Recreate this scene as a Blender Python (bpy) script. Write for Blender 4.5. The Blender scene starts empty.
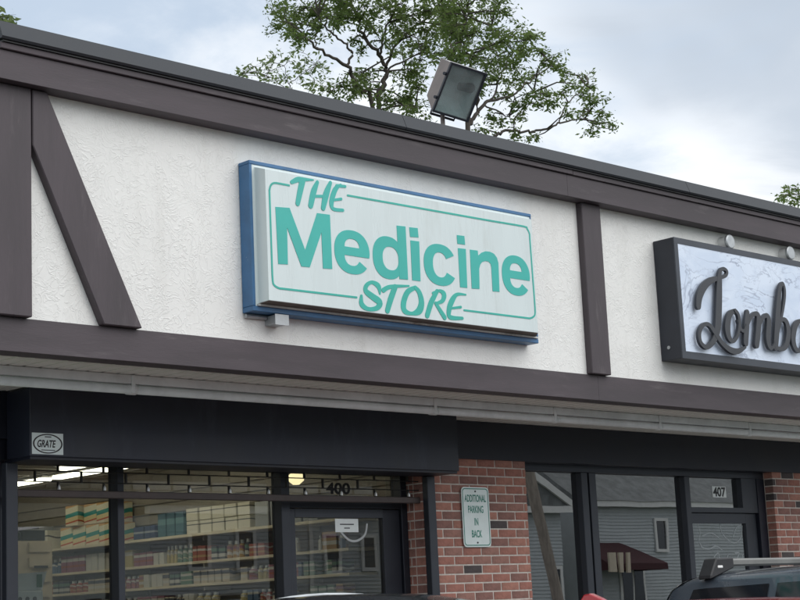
import bpy, bmesh, math, random
from mathutils import Vector, Matrix
R = math.radians
sc = bpy.context.scene
COL = sc.collection

# ------------------------------------------------------------------ camera
EYE = Vector((0, 0, 1.55)); FPX = 1689.0
yaw, pitch, roll = R(44.19), R(10.537), R(-2.647)
FW = Vector((math.sin(yaw)*math.cos(pitch), math.cos(yaw)*math.cos(pitch), math.sin(pitch)))
_r = Vector((math.cos(yaw), -math.sin(yaw), 0)); _u = _r.cross(FW)
RT = _r*math.cos(roll) + _u*math.sin(roll); UP = -_r*math.sin(roll) + _u*math.cos(roll)
cam = bpy.data.cameras.new('camera'); cam_o = bpy.data.objects.new('camera', cam); COL.objects.link(cam_o)
cam_o.matrix_world = Matrix.Translation(EYE) @ Matrix((RT, UP, -FW)).transposed().to_4x4()
cam.sensor_width = 36; cam.lens = FPX/800*36; cam.clip_start = .05; cam.clip_end = 2000
sc.camera = cam_o
# ------------------------------------------------------------------ world, sun, exposure
SUN_EL, SUN_AZ = R(44), R(160)          # azimuth measured from +Y towards +X
w = bpy.data.worlds.new('World'); sc.world = w; w.use_nodes = True
nt = w.node_tree; nt.nodes.clear(); N = nt.nodes.new; LK = nt.links.new
def math_node(nt, op, a, b=None, c=None, clamp=False):
    n = nt.nodes.new('ShaderNodeMath'); n.operation = op; n.use_clamp = clamp
    for i, v in enumerate((a, b, c)):
        if v is None: continue
        if isinstance(v, (int, float)): n.inputs[i].default_value = v
        else: nt.links.new(v, n.inputs[i])
    return n.outputs[0]
def mix_col(nt, f, a, b, mode='MIX'):
    n = nt.nodes.new('ShaderNodeMix'); n.data_type = 'RGBA'; n.blend_type = mode
    for i, v in ((0, f), (6, a), (7, b)):
        if isinstance(v, (int, float)): n.inputs[i].default_value = v
        elif isinstance(v, tuple): n.inputs[i].default_value = (*v[:3], 1)
        else: nt.links.new(v, n.inputs[i])
    return n.outputs[2]
def smooth(nt, v, a, b, lo=0., hi=1.):
    n = nt.nodes.new('ShaderNodeMapRange'); n.interpolation_type = 'SMOOTHSTEP'
    nt.links.new(v, n.inputs[0]); n.inputs[1].default_value = a; n.inputs[2].default_value = b
    n.inputs[3].default_value = lo; n.inputs[4].default_value = hi
    return n.outputs[0]
sky = N('ShaderNodeTexSky'); sky.sky_type = 'NISHITA'; sky.sun_disc = False
sky.sun_elevation = SUN_EL; sky.sun_rotation = SUN_AZ; sky.air_density = 1.0; sky.dust_density = 2.0
tc = N('ShaderNodeTexCoord'); sep = N('ShaderNodeSeparateXYZ'); LK(tc.outputs['Generated'], sep.inputs[0])
zz = math_node(nt, 'ADD', math_node(nt, 'MAXIMUM', sep.outputs[2], 0.0), 0.22)
cmb = N('ShaderNodeCombineXYZ')
LK(math_node(nt, 'DIVIDE', sep.outputs[0], zz), cmb.inputs[0]); LK(math_node(nt, 'DIVIDE', sep.outputs[1], zz), cmb.inputs[1])
def cloud_noise(scale, detail, rough, off, dist=.3):
    m = N('ShaderNodeMapping'); LK(cmb.outputs[0], m.inputs[0]); m.inputs['Location'].default_value = off
    n = N('ShaderNodeTexNoise'); n.inputs['Scale'].default_value = scale; n.inputs['Detail'].default_value = detail
    n.inputs['Roughness'].default_value = rough; n.inputs['Distortion'].default_value = dist; LK(m.outputs[0], n.inputs['Vector'])
    return n.outputs['Fac']
OFF1, OFF2, OFF3 = (10.51, 16.583, 4.802), (5.863, 15.771, 3.521), (13.298, 2.652, 0.135)
n1 = cloud_noise(.9, 3, .5, OFF1); n2 = cloud_noise(3.0, 9, .6, OFF2, .4); n3 = cloud_noise(1.3, 4, .5, OFF3)
skyc = N('ShaderNodeVectorMath'); skyc.operation = 'SCALE'; LK(sky.outputs[0], skyc.inputs[0]); skyc.inputs['Scale'].default_value = .10
veil = mix_col(nt, .80, skyc.outputs[0], (.50, .585, .69))                 # thin high overcast in front of the blue
white = smooth(nt, math_node(nt, 'ADD', math_node(nt, 'MULTIPLY', n1, .72), math_node(nt, 'MULTIPLY', n2, .28)), .405, .55)
c1 = mix_col(nt, white, veil, (.90, .915, .93))
grey = smooth(nt, math_node(nt, 'ADD', math_node(nt, 'MULTIPLY', n3, .62), math_node(nt, 'MULTIPLY', n2, .38)), .48, .62, 0, .80)
c2 = mix_col(nt, grey, c1, (.40, .46, .54))
bg = N('ShaderNodeBackground'); LK(c2, bg.inputs[0]); bg.inputs[1].default_value = 1.0
wo = N('ShaderNodeOutputWorld'); LK(bg.outputs[0], wo.inputs[0])
sl = bpy.data.lights.new('sun', 'SUN'); sl.energy = 1.5; sl.angle = R(65); sl.color = (1, .985, .96)
so = bpy.data.objects.new('sun', sl); COL.objects.link(so); so.location = (0, -10, 30)
sd = Vector((math.sin(SUN_AZ)*math.cos(SUN_EL), math.cos(SUN_AZ)*math.cos(SUN_EL), math.sin(SUN_EL)))
so.rotation_euler = (-sd).to_track_quat('-Z', 'Y').to_euler()
vs = sc.view_settings; vs.view_transform = 'Standard'; vs.look = 'None'; vs.exposure = 0.4; vs.gamma = 1; vs.use_curve_mapping = False
sc.render.engine = 'CYCLES'; sc.cycles.max_bounces = 8; sc.cycles.transparent_max_bounces = 16

# ------------------------------------------------------------------ helpers
def at(x, y, Y):
    """point of the plane Y seen at photo pixel (x, y)"""
    d = FW*FPX + RT*(x-400) + UP*(300-y); return EYE + d*(Y/d.y)
def atX(x, y, X):
    d = FW*FPX + RT*(x-400) + UP*(300-y); return EYE + d*(X/d.x)
def tag(o, label=None, cat=None, group=None, kind=None):
    if label: o['label'] = label
    if cat: o['category'] = cat
    if group: o['group'] = group
    if kind: o['kind'] = kind
    return o
def empty(name, loc=(0, 0, 0), label=None, cat=None, group=None, kind=None):
    o = bpy.data.objects.new(name, None); o.location = loc; COL.objects.link(o); o.empty_display_size = .2
    return tag(o, label, cat, group, kind)
def link(name, me, m, parent=None):
    o = bpy.data.objects.new(name, me); COL.objects.link(o)
    if m is not None and not me.materials: me.materials.append(m)
    if parent is not None:
        o.parent = parent; o.location = -world_loc(parent)
    return o
def world_loc(o):
    v = Vector(o.location)
    while o.parent: o = o.parent; v = v + Vector(o.location)
    return v
class MB:
    """collects faces in world coordinates"""
    def __init__(s): s.v = []; s.f = []
    def add(s, vs, fs):
        b = len(s.v); s.v += [tuple(p) for p in vs]; s.f += [tuple(i+b for i in f) for f in fs]; return s
    def box(s, x0, x1, y0, y1, z0, z1):
        return s.add([(x0,y0,z0),(x1,y0,z0),(x1,y1,z0),(x0,y1,z0),(x0,y0,z1),(x1,y0,z1),(x1,y1,z1),(x0,y1,z1)],
            [(0,3,2,1),(4,5,6,7),(0,1,5,4),(1,2,6,5),(2,3,7,6),(3,0,4,7)])
    def prism(s, pts, d):
        """polygon pts (3D, one plane) swept by vector d"""
        d = Vector(d); n = len(pts); a = [Vector(p) for p in pts]; b = [p+d for p in a]
        nrm = Vector((0,0,0))
        for i in range(n): nrm += a[i].cross(a[(i+1) % n])
        if nrm.dot(d) > 0: a.reverse(); b.reverse()
        fs = [tuple(range(n)), tuple(range(2*n-1, n-1, -1))]
        for i in range(n):
            j = (i+1) % n; fs.append((i, i+n, j+n, j))
        return s.add(a+b, fs)
    def tube(s, pts, rad, n=8, caps=True):
        pts = [Vector(p) for p in pts]; rr = rad if isinstance(rad, (list, tuple)) else [rad]*len(pts)
        base = len(s.v); up = Vector((0,0,1)); rings = []
        for i, p in enumerate(pts):
            t = (pts[min(i+1, len(pts)-1)] - pts[max(i-1, 0)]).normalized()
            a = t.cross(up)
            if a.length < .05: a = t.cross(Vector((0,1,0)))
            a.normalize(); b = a.cross(t)
            rings.append([p + (a*math.cos(2*math.pi*k/n) + b*math.sin(2*math.pi*k/n))*rr[i] for k in range(n)])
        vs = [q for r_ in rings for q in r_]; fs = []
        for i in range(len(pts)-1):
            for k in range(n):
                k2 = (k+1) % n; fs.append((i*n+k, i*n+k2, (i+1)*n+k2, (i+1)*n+k))
        if caps: fs += [tuple(range(n-1, -1, -1)), tuple(range((len(pts)-1)*n, len(pts)*n))]
        return s.add(vs, fs)
    def build(s, name, m, parent=None, bevel=0, smoothed=False, seg=1):
        me = bpy.data.meshes.new(name); me.from_pydata(s.v, [], s.f); me.update()
        if smoothed: me.polygons.foreach_set('use_smooth', [True]*len(me.polygons))
        o = link(name, me, m, parent)
        if bevel:
            b = o.modifiers.new('bevel', 'BEVEL'); b.width = bevel; b.segments = seg; b.limit_method = 'ANGLE'; b.angle_limit = R(40)
        return o
def box(name, m, parent, x0, x1, y0, y1, z0, z1, bevel=0): return MB().box(x0,x1,y0,y1,z0,z1).build(name, m, parent, bevel)
def fill(name, loops, m, parent, place, thick):
    """2D outlines (with holes) filled and given thickness; place(u,v,h) -> world point"""
    cu = bpy.data.curves.new(name, 'CURVE'); cu.dimensions = '2D'; cu.fill_mode = 'BOTH'; cu.extrude = .5
    for lp in loops:
        sp = cu.splines.new('POLY'); sp.points.add(len(lp)-1); sp.use_cyclic_u = True
        for p, q in zip(sp.points, lp): p.co = (q[0], q[1], 0, 1)
    to = bpy.data.objects.new('tmp', cu); COL.objects.link(to)
    dg = bpy.context.evaluated_depsgraph_get(); me = bpy.data.meshes.new_from_object(to.evaluated_get(dg))
    bpy.data.objects.remove(to); bpy.data.curves.remove(cu)
    for v in me.vertices: v.co = place(v.co.x, v.co.y, (v.co.z+.5)*thick)
    me.materials.clear(); return link(name, me, m, parent)
def text(name, body, m, parent, place, height, width=None, thick=.0015, bold=.0, spacing=1.0, shear=0.):
    cu = bpy.data.curves.new(name, 'FONT'); cu.body = body; cu.align_x = 'CENTER'; cu.align_y = 'CENTER'; cu.extrude = .5
    cu.offset = bold; cu.space_character = spacing; cu.shear = shear
    to = bpy.data.objects.new('tmp', cu); COL.objects.link(to)
    dg = bpy.context.evaluated_depsgraph_get(); me = bpy.data.meshes.new_from_object(to.evaluated_get(dg))
    bpy.data.objects.remove(to); bpy.data.curves.remove(cu)
    xs = [v.co.x for v in me.vertices]; ys = [v.co.y for v in me.vertices]
    cx, cy = (min(xs)+max(xs))/2, (min(ys)+max(ys))/2; k = height/(max(ys)-min(ys)); kx = (width/(max(xs)-min(xs))) if width else k
    for v in me.vertices: v.co = place((v.co.x-cx)*kx, (v.co.y-cy)*k, (v.co.z+.5)*thick)
    me.materials.clear(); return link(name, me, m, parent)
def catmull(pts, n=6):
    out = []; P = [pts[0]] + list(pts) + [pts[-1]]
    for i in range(1, len(P)-2):
        a, b, c, d = P[i-1], P[i], P[i+1], P[i+2]
        for k in range(n):
            t = k/n
            out.append(tuple(.5*((2*b[j]) + (c[j]-a[j])*t + (2*a[j]-5*b[j]+4*c[j]-d[j])*t*t + (3*b[j]-a[j]-3*c[j]+d[j])*t**3) for j in range(len(b))))
    out.append(tuple(pts[-1])); return out
def stroke(mb, pts, place, h0, h1, closed=False, n=6):
    """brush stroke: list of (u, v, width) -> solid ribbon with round ends between heights h0 and h1"""
    P = catmull(pts, n); L = []; Rr = []
    for i, p in enumerate(P):
        a = P[max(i-1, 0)]; b = P[min(i+1, len(P)-1)]; dx, dy = b[0]-a[0], b[1]-a[1]; l = math.hypot(dx, dy) or 1
        nx, ny = -dy/l, dx/l; hw = p[2]/2; L.append((p[0]+nx*hw, p[1]+ny*hw)); Rr.append((p[0]-nx*hw, p[1]-ny*hw))
    m = len(P); rise = (h1-h0)*.06/max(1, m)*4; vs = [place(u, v, h1+(i_ % m)*rise) for i_, (u, v) in enumerate(L+Rr)] + [place(u, v, h0) for u, v in L+Rr]; fs = []
    for i in range(m-1):
        fs += [(i, i+1, m+i+1, m+i), (2*m+i, 3*m+i, 3*m+i+1, 2*m+i+1), (i, 2*m+i, 2*m+i+1, i+1), (m+i, m+i+1, 3*m+i+1, 3*m+i)]
    fs += [(0, m, 3*m, 2*m), (m-1, 3*m-1, 4*m-1, 2*m-1)]
    mb.add(vs, fs)
    if not closed:
        for e, p in ((0, P[0]), (1, P[-1])):
            k = 10; ring = [(p[0]+p[2]/2*math.cos(2*math.pi*j/k), p[1]+p[2]/2*math.sin(2*math.pi*j/k)) for j in range(k)]
            e2 = .0003 + (rise*(m-1) if e else 0)
            mb.add([place(a, b, h1+e2) for a, b in ring] + [place(a, b, h0) for a, b in ring],
                   [tuple(range(k))] + [(j, (j+1) % k, k+(j+1) % k, k+j) for j in range(k)])

# ------------------------------------------------------------------ materials
MATS = {}
def mat(name, col, rough=.6, metal=0., var=0., scale=6., bump=0., bscale=40., bdet=4., spec=.5, wear=None, stretch=None, coat=0.):
    """base colour with noise variation, optional bump and worn colour patches"""
    m = bpy.data.materials.new(name); m.use_nodes = True; t = m.node_tree; b = t.nodes['Principled BSDF']
    b.inputs['Base Color'].default_value = (*col, 1); b.inputs['Roughness'].default_value = rough; b.inputs['Metallic'].default_value = metal
    b.inputs['Specular IOR Level'].default_value = spec; b.inputs['Coat Weight'].default_value = coat
    tc = t.nodes.new('ShaderNodeTexCoord'); vec = tc.outputs['Object']
    if stretch:
        mp = t.nodes.new('ShaderNodeMapping'); mp.inputs['Scale'].default_value = stretch; t.links.new(vec, mp.inputs[0]); vec = mp.outputs[0]
    c = None
    if var:
        n = t.nodes.new('ShaderNodeTexNoise'); n.inputs['Scale'].default_value = scale; n.inputs['Detail'].default_value = 6; n.inputs['Roughness'].default_value = .65
        t.links.new(vec, n.inputs['Vector'])
        c = mix_col(t, smooth(t, n.outputs['Fac'], .3, .7), tuple(v*(1-var) for v in col), tuple(min(1, v*(1+var)) for v in col))
        t.links.new(math_node(t, 'MULTIPLY_ADD', n.outputs['Fac'], .3, rough-.15, clamp=True), b.inputs['Roughness'])
    if wear:
        wc, a0, a1, ws = wear
        n = t.nodes.new('ShaderNodeTexNoise'); n.inputs['Scale'].default_value = ws; n.inputs['Detail'].default_value = 8; n.inputs['Roughness'].default_value = .7
        t.links.new(vec, n.inputs['Vector']); c = mix_col(t, smooth(t, n.outputs['Fac'], a0, a1), c if c is not None else col, wc)
    if c is not None: t.links.new(c, b.inputs['Base Color'])
    if bump:
        n = t.nodes.new('ShaderNodeTexNoise'); n.inputs['Scale'].default_value = bscale; n.inputs['Detail'].default_value = bdet; t.links.new(vec, n.inputs['Vector'])
        bp = t.nodes.new('ShaderNodeBump'); bp.inputs['Strength'].default_value = bump; bp.inputs['Distance'].default_value = .01
        t.links.new(n.outputs['Fac'], bp.inputs['Height']); t.links.new(bp.outputs[0], b.inputs['Normal'])
    MATS[name] = m; return m
def stucco_mat():
    m = mat('stucco', (.80, .797, .768), .85, 0, .03, 1.1); t = m.node_tree; b = t.nodes['Principled BSDF']
    tc = t.nodes.new('ShaderNodeTexCoord')
    # trowelled strokes: thin ridges of distorted noise, with a finer grain
    mp = t.nodes.new('ShaderNodeMapping'); mp.inputs['Scale'].default_value = (5, 1, .5); t.links.new(tc.outputs['Object'], mp.inputs[0])
    sn = t.nodes.new('ShaderNodeTexNoise'); sn.inputs['Scale'].default_value = 2; sn.inputs['Detail'].default_value = 6; t.links.new(mp.outputs[0], sn.inputs['Vector'])
    old = b.inputs['Base Color'].links[0].from_socket; t.links.new(mix_col(t, smooth(t, sn.outputs['Fac'], .50, .80, 0, .22), old, (.60, .59, .55)), b.inputs['Base Color'])
    d = t.nodes.new('ShaderNodeTexNoise'); d.inputs['Scale'].default_value = 5; d.inputs['Detail'].default_value = 2; t.links.new(tc.outputs['Object'], d.inputs['Vector'])
    vm = t.nodes.new('ShaderNodeVectorMath'); vm.operation = 'MULTIPLY_ADD'; t.links.new(d.outputs['Color'], vm.inputs[0]); vm.inputs[1].default_value = (.35, .35, .35); t.links.new(tc.outputs['Object'], vm.inputs[2])
    n = t.nodes.new('ShaderNodeTexNoise'); n.inputs['Scale'].default_value = 20; n.inputs['Detail'].default_value = 2.5; n.inputs['Roughness'].default_value = .5; n.inputs['Distortion'].default_value = .8; t.links.new(vm.outputs[0], n.inputs['Vector'])
    ridge = math_node(t, 'ABSOLUTE', math_node(t, 'SUBTRACT', n.outputs['Fac'], .5))
    ridge = smooth(t, ridge, 0, .055, 1, 0)
    k = t.nodes.new('ShaderNodeTexNoise'); k.inputs['Scale'].default_value = 9; k.inputs['Detail'].default_value = 2; t.links.new(tc.outputs['Object'], k.inputs['Vector'])
    ridge = math_node(t, 'MULTIPLY', ridge, smooth(t, k.outputs['Fac'], .30, .62, .25, 1.))
    g = t.nodes.new('ShaderNodeTexNoise'); g.inputs['Scale'].default_value = 90; g.inputs['Detail'].default_value = 3; t.links.new(tc.outputs['Object'], g.inputs['Vector'])
    hgt = math_node(t, 'MULTIPLY_ADD', g.outputs['Fac'], .22, ridge)
    bp = t.nodes.new('ShaderNodeBump'); bp.inputs['Strength'].default_value = .42; bp.inputs['Distance'].default_value = .0055
    t.links.new(hgt, bp.inputs['Height']); t.links.new(bp.outputs[0], b.inputs['Normal']); return m
def glass_mat(name, tint, k, rough=0.0):
    m = bpy.data.materials.new(name); m.use_nodes = True; t = m.node_tree; t.nodes.clear()
    tr = t.nodes.new('ShaderNodeBsdfTransparent'); tr.inputs[0].default_value = (*tint, 1)
    gl = t.nodes.new('ShaderNodeBsdfGlossy'); gl.inputs['Roughness'].default_value = rough
    fr = t.nodes.new('ShaderNodeFresnel'); fr.inputs[0].default_value = 1.5; ge = t.nodes.new('ShaderNodeNewGeometry')
    n = t.nodes.new('ShaderNodeTexNoise'); n.inputs['Scale'].default_value = 1.3; tc = t.nodes.new('ShaderNodeTexCoord'); t.links.new(tc.outputs['Object'], n.inputs['Vector'])
    bp = t.nodes.new('ShaderNodeBump'); bp.inputs['Strength'].default_value = .035; bp.inputs['Distance'].default_value = .01
    t.links.new(n.outputs['Fac'], bp.inputs['Height']); t.links.new(bp.outputs[0], gl.inputs['Normal'])
    f = math_node(t, 'MULTIPLY', math_node(t, 'MULTIPLY', fr.outputs[0], k), math_node(t, 'SUBTRACT', 1.0, ge.outputs['Backfacing']), clamp=True)
    mx = t.nodes.new('ShaderNodeMixShader'); t.links.new(f, mx.inputs[0]); t.links.new(tr.outputs[0], mx.inputs[1]); t.links.new(gl.outputs[0], mx.inputs[2])
    o = t.nodes.new('ShaderNodeOutputMaterial'); t.links.new(mx.outputs[0], o.inputs[0]); MATS[name] = m; return m
def emit_mat(name, col, s):
    m = bpy.data.materials.new(name); m.use_nodes = True; b = m.node_tree.nodes['Principled BSDF']
    b.inputs['Base Color'].default_value = (*col, 1); b.inputs['Emission Color'].default_value = (*col, 1); b.inputs['Emission Strength'].default_value = s; return m
def marble_mat():
    m = mat('marble_print', (.7, .75, .83), .3, 0, 0); t = m.node_tree; b = t.nodes['Principled BSDF']; tc = t.nodes.new('ShaderNodeTexCoord')
    def nz(s, d, dist, off):
        mp = t.nodes.new('ShaderNodeMapping'); mp.inputs['Location'].default_value = off; mp.inputs['Rotation'].default_value = (0, .6, 0); mp.inputs['Scale'].default_value = (1, 1, 1.6); t.links.new(tc.outputs['Object'], mp.inputs[0])
        n = t.nodes.new('ShaderNodeTexNoise'); n.inputs['Scale'].default_value = s; n.inputs['Detail'].default_value = d; n.inputs['Distortion'].default_value = dist; n.inputs['Roughness'].default_value = .6; t.links.new(mp.outputs[0], n.inputs['Vector']); return n.outputs['Fac']
    v1 = smooth(t, math_node(t, 'ABSOLUTE', math_node(t, 'SUBTRACT', nz(1.3, 4, .9, (0,0,0)), .5)), 0, .016, 1, 0)
    v2 = smooth(t, math_node(t, 'ABSOLUTE', math_node(t, 'SUBTRACT', nz(2.6, 4, 1.1, (4,1,2)), .5)), 0, .016, 1, 0)
    msk = smooth(t, nz(2.0, 3, .3, (9,3,1)), .40, .62)
    vv = math_node(t, 'MULTIPLY', math_node(t, 'MAXIMUM', math_node(t, 'MULTIPLY', v1, .8), math_node(t, 'MULTIPLY', v2, .55)), math_node(t, 'MULTIPLY_ADD', msk, .8, .15))
    c = mix_col(t, smooth(t, nz(3.0, 4, .6, (2,7,5)), .35, .7), (.70, .78, .90), (.60, .69, .83)); c = mix_col(t, vv, c, (.28, .32, .42))
    t.links.new(c, b.inputs['Base Color']); return m
def stripe_mat(name, stops, axis='Z', rough=.45, tilt=0.):
    """carton print: colour bands up the front"""
    m = bpy.data.materials.new(name); m.use_nodes = True; t = m.node_tree; b = t.nodes['Principled BSDF']; b.inputs['Roughness'].default_value = rough
    tc = t.nodes.new('ShaderNodeTexCoord'); sp = t.nodes.new('ShaderNodeSeparateXYZ'); t.links.new(tc.outputs['Generated'], sp.inputs[0])
    n = t.nodes.new('ShaderNodeTexWave'); n.inputs['Scale'].default_value = .35; n.inputs['Distortion'].default_value = 1.0; t.links.new(tc.outputs['Generated'], n.inputs['Vector'])
    v = math_node(t, 'MULTIPLY_ADD', n.outputs['Fac'], .10, sp.outputs[axis]); v = math_node(t, 'SUBTRACT', v, .05); v = math_node(t, 'ADD', v, math_node(t, 'MULTIPLY', math_node(t, 'SUBTRACT', sp.outputs['Y'], .5), tilt))
    rp = t.nodes.new('ShaderNodeValToRGB'); rp.color_ramp.interpolation = 'CONSTANT'; e = rp.color_ramp.elements
    while len(e) > 1: e.remove(e[0])
    e[0].position = stops[0][0]; e[0].color = (*stops[0][1], 1)
    for p, c in stops[1:]: q = e.new(p); q.color = (*c, 1)
    t.links.new(v, rp.inputs[0]); t.links.new(rp.outputs[0], b.inputs['Base Color']); MATS[name] = m; return m
M = {}
M['stucco'] = stucco_mat()
M['beam'] = mat('brown_timber_paint', (.066, .053, .060), .62, 0, .24, 1.8, .07, 60, 6, wear=((.125, .108, .112), .55, .80, 5), stretch=(.35, 1, 2.2))
M['beam_v'] = mat('brown_timber_paint_upright', (.066, .053, .060), .62, 0, .24, 1.8, .07, 60, 6, wear=((.125, .108, .112), .55, .80, 5), stretch=(2.2, 1, .35))
M['flash'] = mat('grey_metal_coping', (.034, .038, .044), .55, .0, .12, 2., .05, 8, spec=.35)
M['soffit'] = mat('vinyl_soffit', (.70, .68, .63), .6, 0, .07, 3)
M['channel'] = mat('galvanised_channel', (.68, .70, .70), .5, .0, .1, 5)
M['black'] = mat('black_painted_panel', (.006, .008, .018), .5, 0, .2, 2, .05, 12)
M['hood'] = mat('black_hood_sheet', (.013, .017, .031), .5, .0, .2, 2.5, .04, 6, wear=((.028, .033, .05), .52, .75, 5), stretch=(1, 1, .3))
M['alu'] = mat('bronze_aluminium', (.017, .020, .029), .42, .35, .1, 4)
M['alu_grey'] = mat('dark_grey_aluminium', (.032, .037, .048), .45, .3, .1, 4)
M['bar'] = mat('brown_grille_bar', (.055, .042, .040), .5, .3, .2, 6)
M['rod'] = mat('dark_grille_rod', (.02, .02, .02), .5, .4)
M['steel'] = mat('pale_steel', (.55, .56, .56), .4, .5, .1, 8)
M['mortar'] = mat('mortar', (.58, .53, .48), .95, 0, .15, 30, .4, 120)
def brick_m(n, c): return mat(n, c, .85, 0, .22, 14, .5, 90, 5, wear=(tuple(min(1, v*1.5+.03) for v in c), .62, .82, 22))
BR = [brick_m('brick_red', (.33, .145, .112)), brick_m('brick_rust', (.37, .175, .132)), brick_m('brick_brown', (.235, .12, .10)), brick_m('brick_dull', (.30, .155, .125)), brick_m('brick_charred', (.075, .062, .062))]
M['blue'] = mat('blue_cabinet_paint', (.045, .140, .285), .45, 0, .15, 5, .05, 20, wear=((.42, .47, .53), .68, .74, 24))
M['face'] = mat('milky_acrylic', (.62, .70, .70), .28, 0, .03, 2.0, wear=((.53, .585, .57), .50, .82, 3), spec=.5, stretch=(2.5, 1, .35))
M['grime'] = mat('weathered_lip', (.60, .62, .60), .6, 0, .2, 6, wear=((.20, .17, .14), .48, .72, 7), stretch=(.5, 1, 1))
M['pan_brown'] = mat('dark_brown_sheet', (.16, .135, .115), .8, 0, .3, 6)
M['teal'] = mat('teal_vinyl', (.035, .42, .365), .35, 0, .04, 3)
M['teal_d'] = mat('green_vinyl', (.03, .40, .325), .35, 0, .08, 6)
M['marble'] = marble_mat()
M['signblk'] = mat('charcoal_sign_cabinet', (.028, .032, .042), .45, .2, .12, 4)
M['sigrim'] = mat('charcoal_sign_rim', (.055, .062, .075), .4, .3, .1, 4)
M['letter'] = mat('dark_grey_letter', (.040, .043, .050), .45, .1, .1, 6)
M['galv'] = mat('galvanised_steel', (.42, .44, .45), .45, .6, .15, 8)
M['lampbody'] = mat('weathered_bronze_lamp', (.24, .205, .19), .6, .1, .15, 7, .1, 30)
M['lamptop'] = mat('daylit_lamp_top', (.42, .41, .40), .6, .1, .12, 7)  # lighter copy of the lamp metal, daylight on its top painted in
M['lampin'] = mat('lamp_reflector', (.80, .82, .82), .5, .0, .1, 3)
M['white'] = mat('white_paint', (.78, .78, .76), .5, 0, .05, 5)
M['signwhite'] = mat('reflective_white_sheet', (.72, .80, .79), .4, 0, .05, 7)
M['signgreen'] = mat('green_sign_ink', (.02, .20, .15), .4, 0, .1, 20)
M['ink'] = mat('black_ink', (.012, .012, .014), .5, 0, .1, 10)
M['paper'] = mat('white_paper', (.80, .84, .83), .6, 0, .03, 10)
M['cream'] = mat('cream_laminate', (.60, .52, .40), .5, 0, .06, 4)
M['slat'] = mat('slatwall_beige', (.34, .31, .26), .6, 0, .1, 3)
M['shelf'] = mat('cream_shelf', (.70, .62, .46), .5, 0, .06, 5)
M['intwall'] = mat('interior_wall_beige', (.33, .30, .26), .8, 0, .08, 2)
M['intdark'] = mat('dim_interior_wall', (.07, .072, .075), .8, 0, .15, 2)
M['floor_in'] = mat('vinyl_floor', (.28, .25, .21), .4, 0, .12, 4)
M['ceil'] = mat('ceiling_tile', (.46, .43, .39), .85, 0, .05, 3)
M['grid'] = mat('ceiling_grid', (.62, .6, .56), .5)
M['tube'] = emit_mat('fluorescent_tube', (1., .92, .76), 4.8)
M['bulb'] = emit_mat('warm_globe', (1., .80, .45), 1.6)
M['darkplastic'] = mat('dark_plastic', (.025, .03, .035), .45, 0, .15, 6)
M['whiteplastic'] = mat('white_plastic', (.68, .72, .72), .4, 0, .05, 6)
M['glassL'] = glass_mat('shop_glass_clear', (.76, .79, .78), 3.4)
M['glassR'] = glass_mat('shop_glass_tinted', (.40, .45, .47), 7.0)
def pale_lens_glass():  # lens glass with an uneven share of pale grey diffuse mixed in
    m = glass_mat('lamp_glass', (.80, .86, .86), 2.5, .12); t = m.node_tree; o = next(n for n in t.nodes if n.type == 'OUTPUT_MATERIAL'); src = o.inputs[0].links[0].from_socket
    d = t.nodes.new('ShaderNodeBsdfDiffuse'); d.inputs[0].default_value = (.55, .60, .60, 1); n = t.nodes.new('ShaderNodeTexNoise'); n.inputs['Scale'].default_value = 2
    mx = t.nodes.new('ShaderNodeMixShader'); t.links.new(smooth(t, n.outputs['Fac'], .3, .7, .12, .30), mx.inputs[0]); t.links.new(src, mx.inputs[1]); t.links.new(d.outputs[0], mx.inputs[2]); t.links.new(mx.outputs[0], o.inputs[0]); return m
M['lens'] = pale_lens_glass()
M['asphalt'] = mat('asphalt', (.055, .055, .057), .9, 0, .25, 2.5, .5, 160, 4)
M['concrete'] = mat('concrete_walk', (.36, .35, .33), .9, 0, .14, 1.5, .25, 90)
M['paint_line'] = mat('worn_line_paint', (.62, .62, .58), .8, 0, .1, 8, wear=((.12, .12, .12), .55, .7, 12))
M['grass'] = mat('grass_ground', (.06, .10, .03), .95, 0, .35, 3, .5, 60)
M['siding'] = mat('grey_vinyl_siding', (.50, .535, .545), .6, 0, .06, 2)
M['shingle'] = mat('grey_roof_shingle', (.17, .18, .18), .9, 0, .25, 3, .5, 40)
M['burgundy'] = mat('burgundy_canvas', (.062, .020, .024), .8, 0, .12, 4)
M['housewin'] = mat('house_window_glass', (.02, .024, .028), .08, 0, 0, spec=.8)
M['wood'] = mat('weathered_pole_wood', (.36, .31, .265), .9, 0, .2, 4, .4, 30, stretch=(3, 3, .3))
M['bark'] = mat('grey_brown_bark', (.065, .055, .046), .95, 0, .3, 5, .6, 30, 6, stretch=(3, 3, 1))
def leaf_mat(name, c1, c2, tr):
    m = bpy.data.materials.new(name); m.use_nodes = True; t = m.node_tree; t.nodes.clear()
    tc = t.nodes.new('ShaderNodeTexCoord'); n = t.nodes.new('ShaderNodeTexNoise'); n.inputs['Scale'].default_value = 1.4; n.inputs['Detail'].default_value = 4; t.links.new(tc.outputs['Object'], n.inputs['Vector'])
    c = mix_col(t, smooth(t, n.outputs['Fac'], .32, .68), c1, c2)
    d = t.nodes.new('ShaderNodeBsdfDiffuse'); t.links.new(c, d.inputs[0]); tl = t.nodes.new('ShaderNodeBsdfTranslucent'); t.links.new(mix_col(t, .4, c, (.20, .28, .05)), tl.inputs[0])
    mx = t.nodes.new('ShaderNodeMixShader'); mx.inputs[0].default_value = tr; t.links.new(d.outputs[0], mx.inputs[1]); t.links.new(tl.outputs[0], mx.inputs[2])
    o = t.nodes.new('ShaderNodeOutputMaterial'); t.links.new(mx.outputs[0], o.inputs[0]); return m
M['leaf'] = leaf_mat('locust_leaf', (.075, .118, .045), (.155, .205, .085), .5)
M['leaf_far'] = leaf_mat('far_leaf', (.10, .14, .07), (.18, .22, .12), .5)
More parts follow.
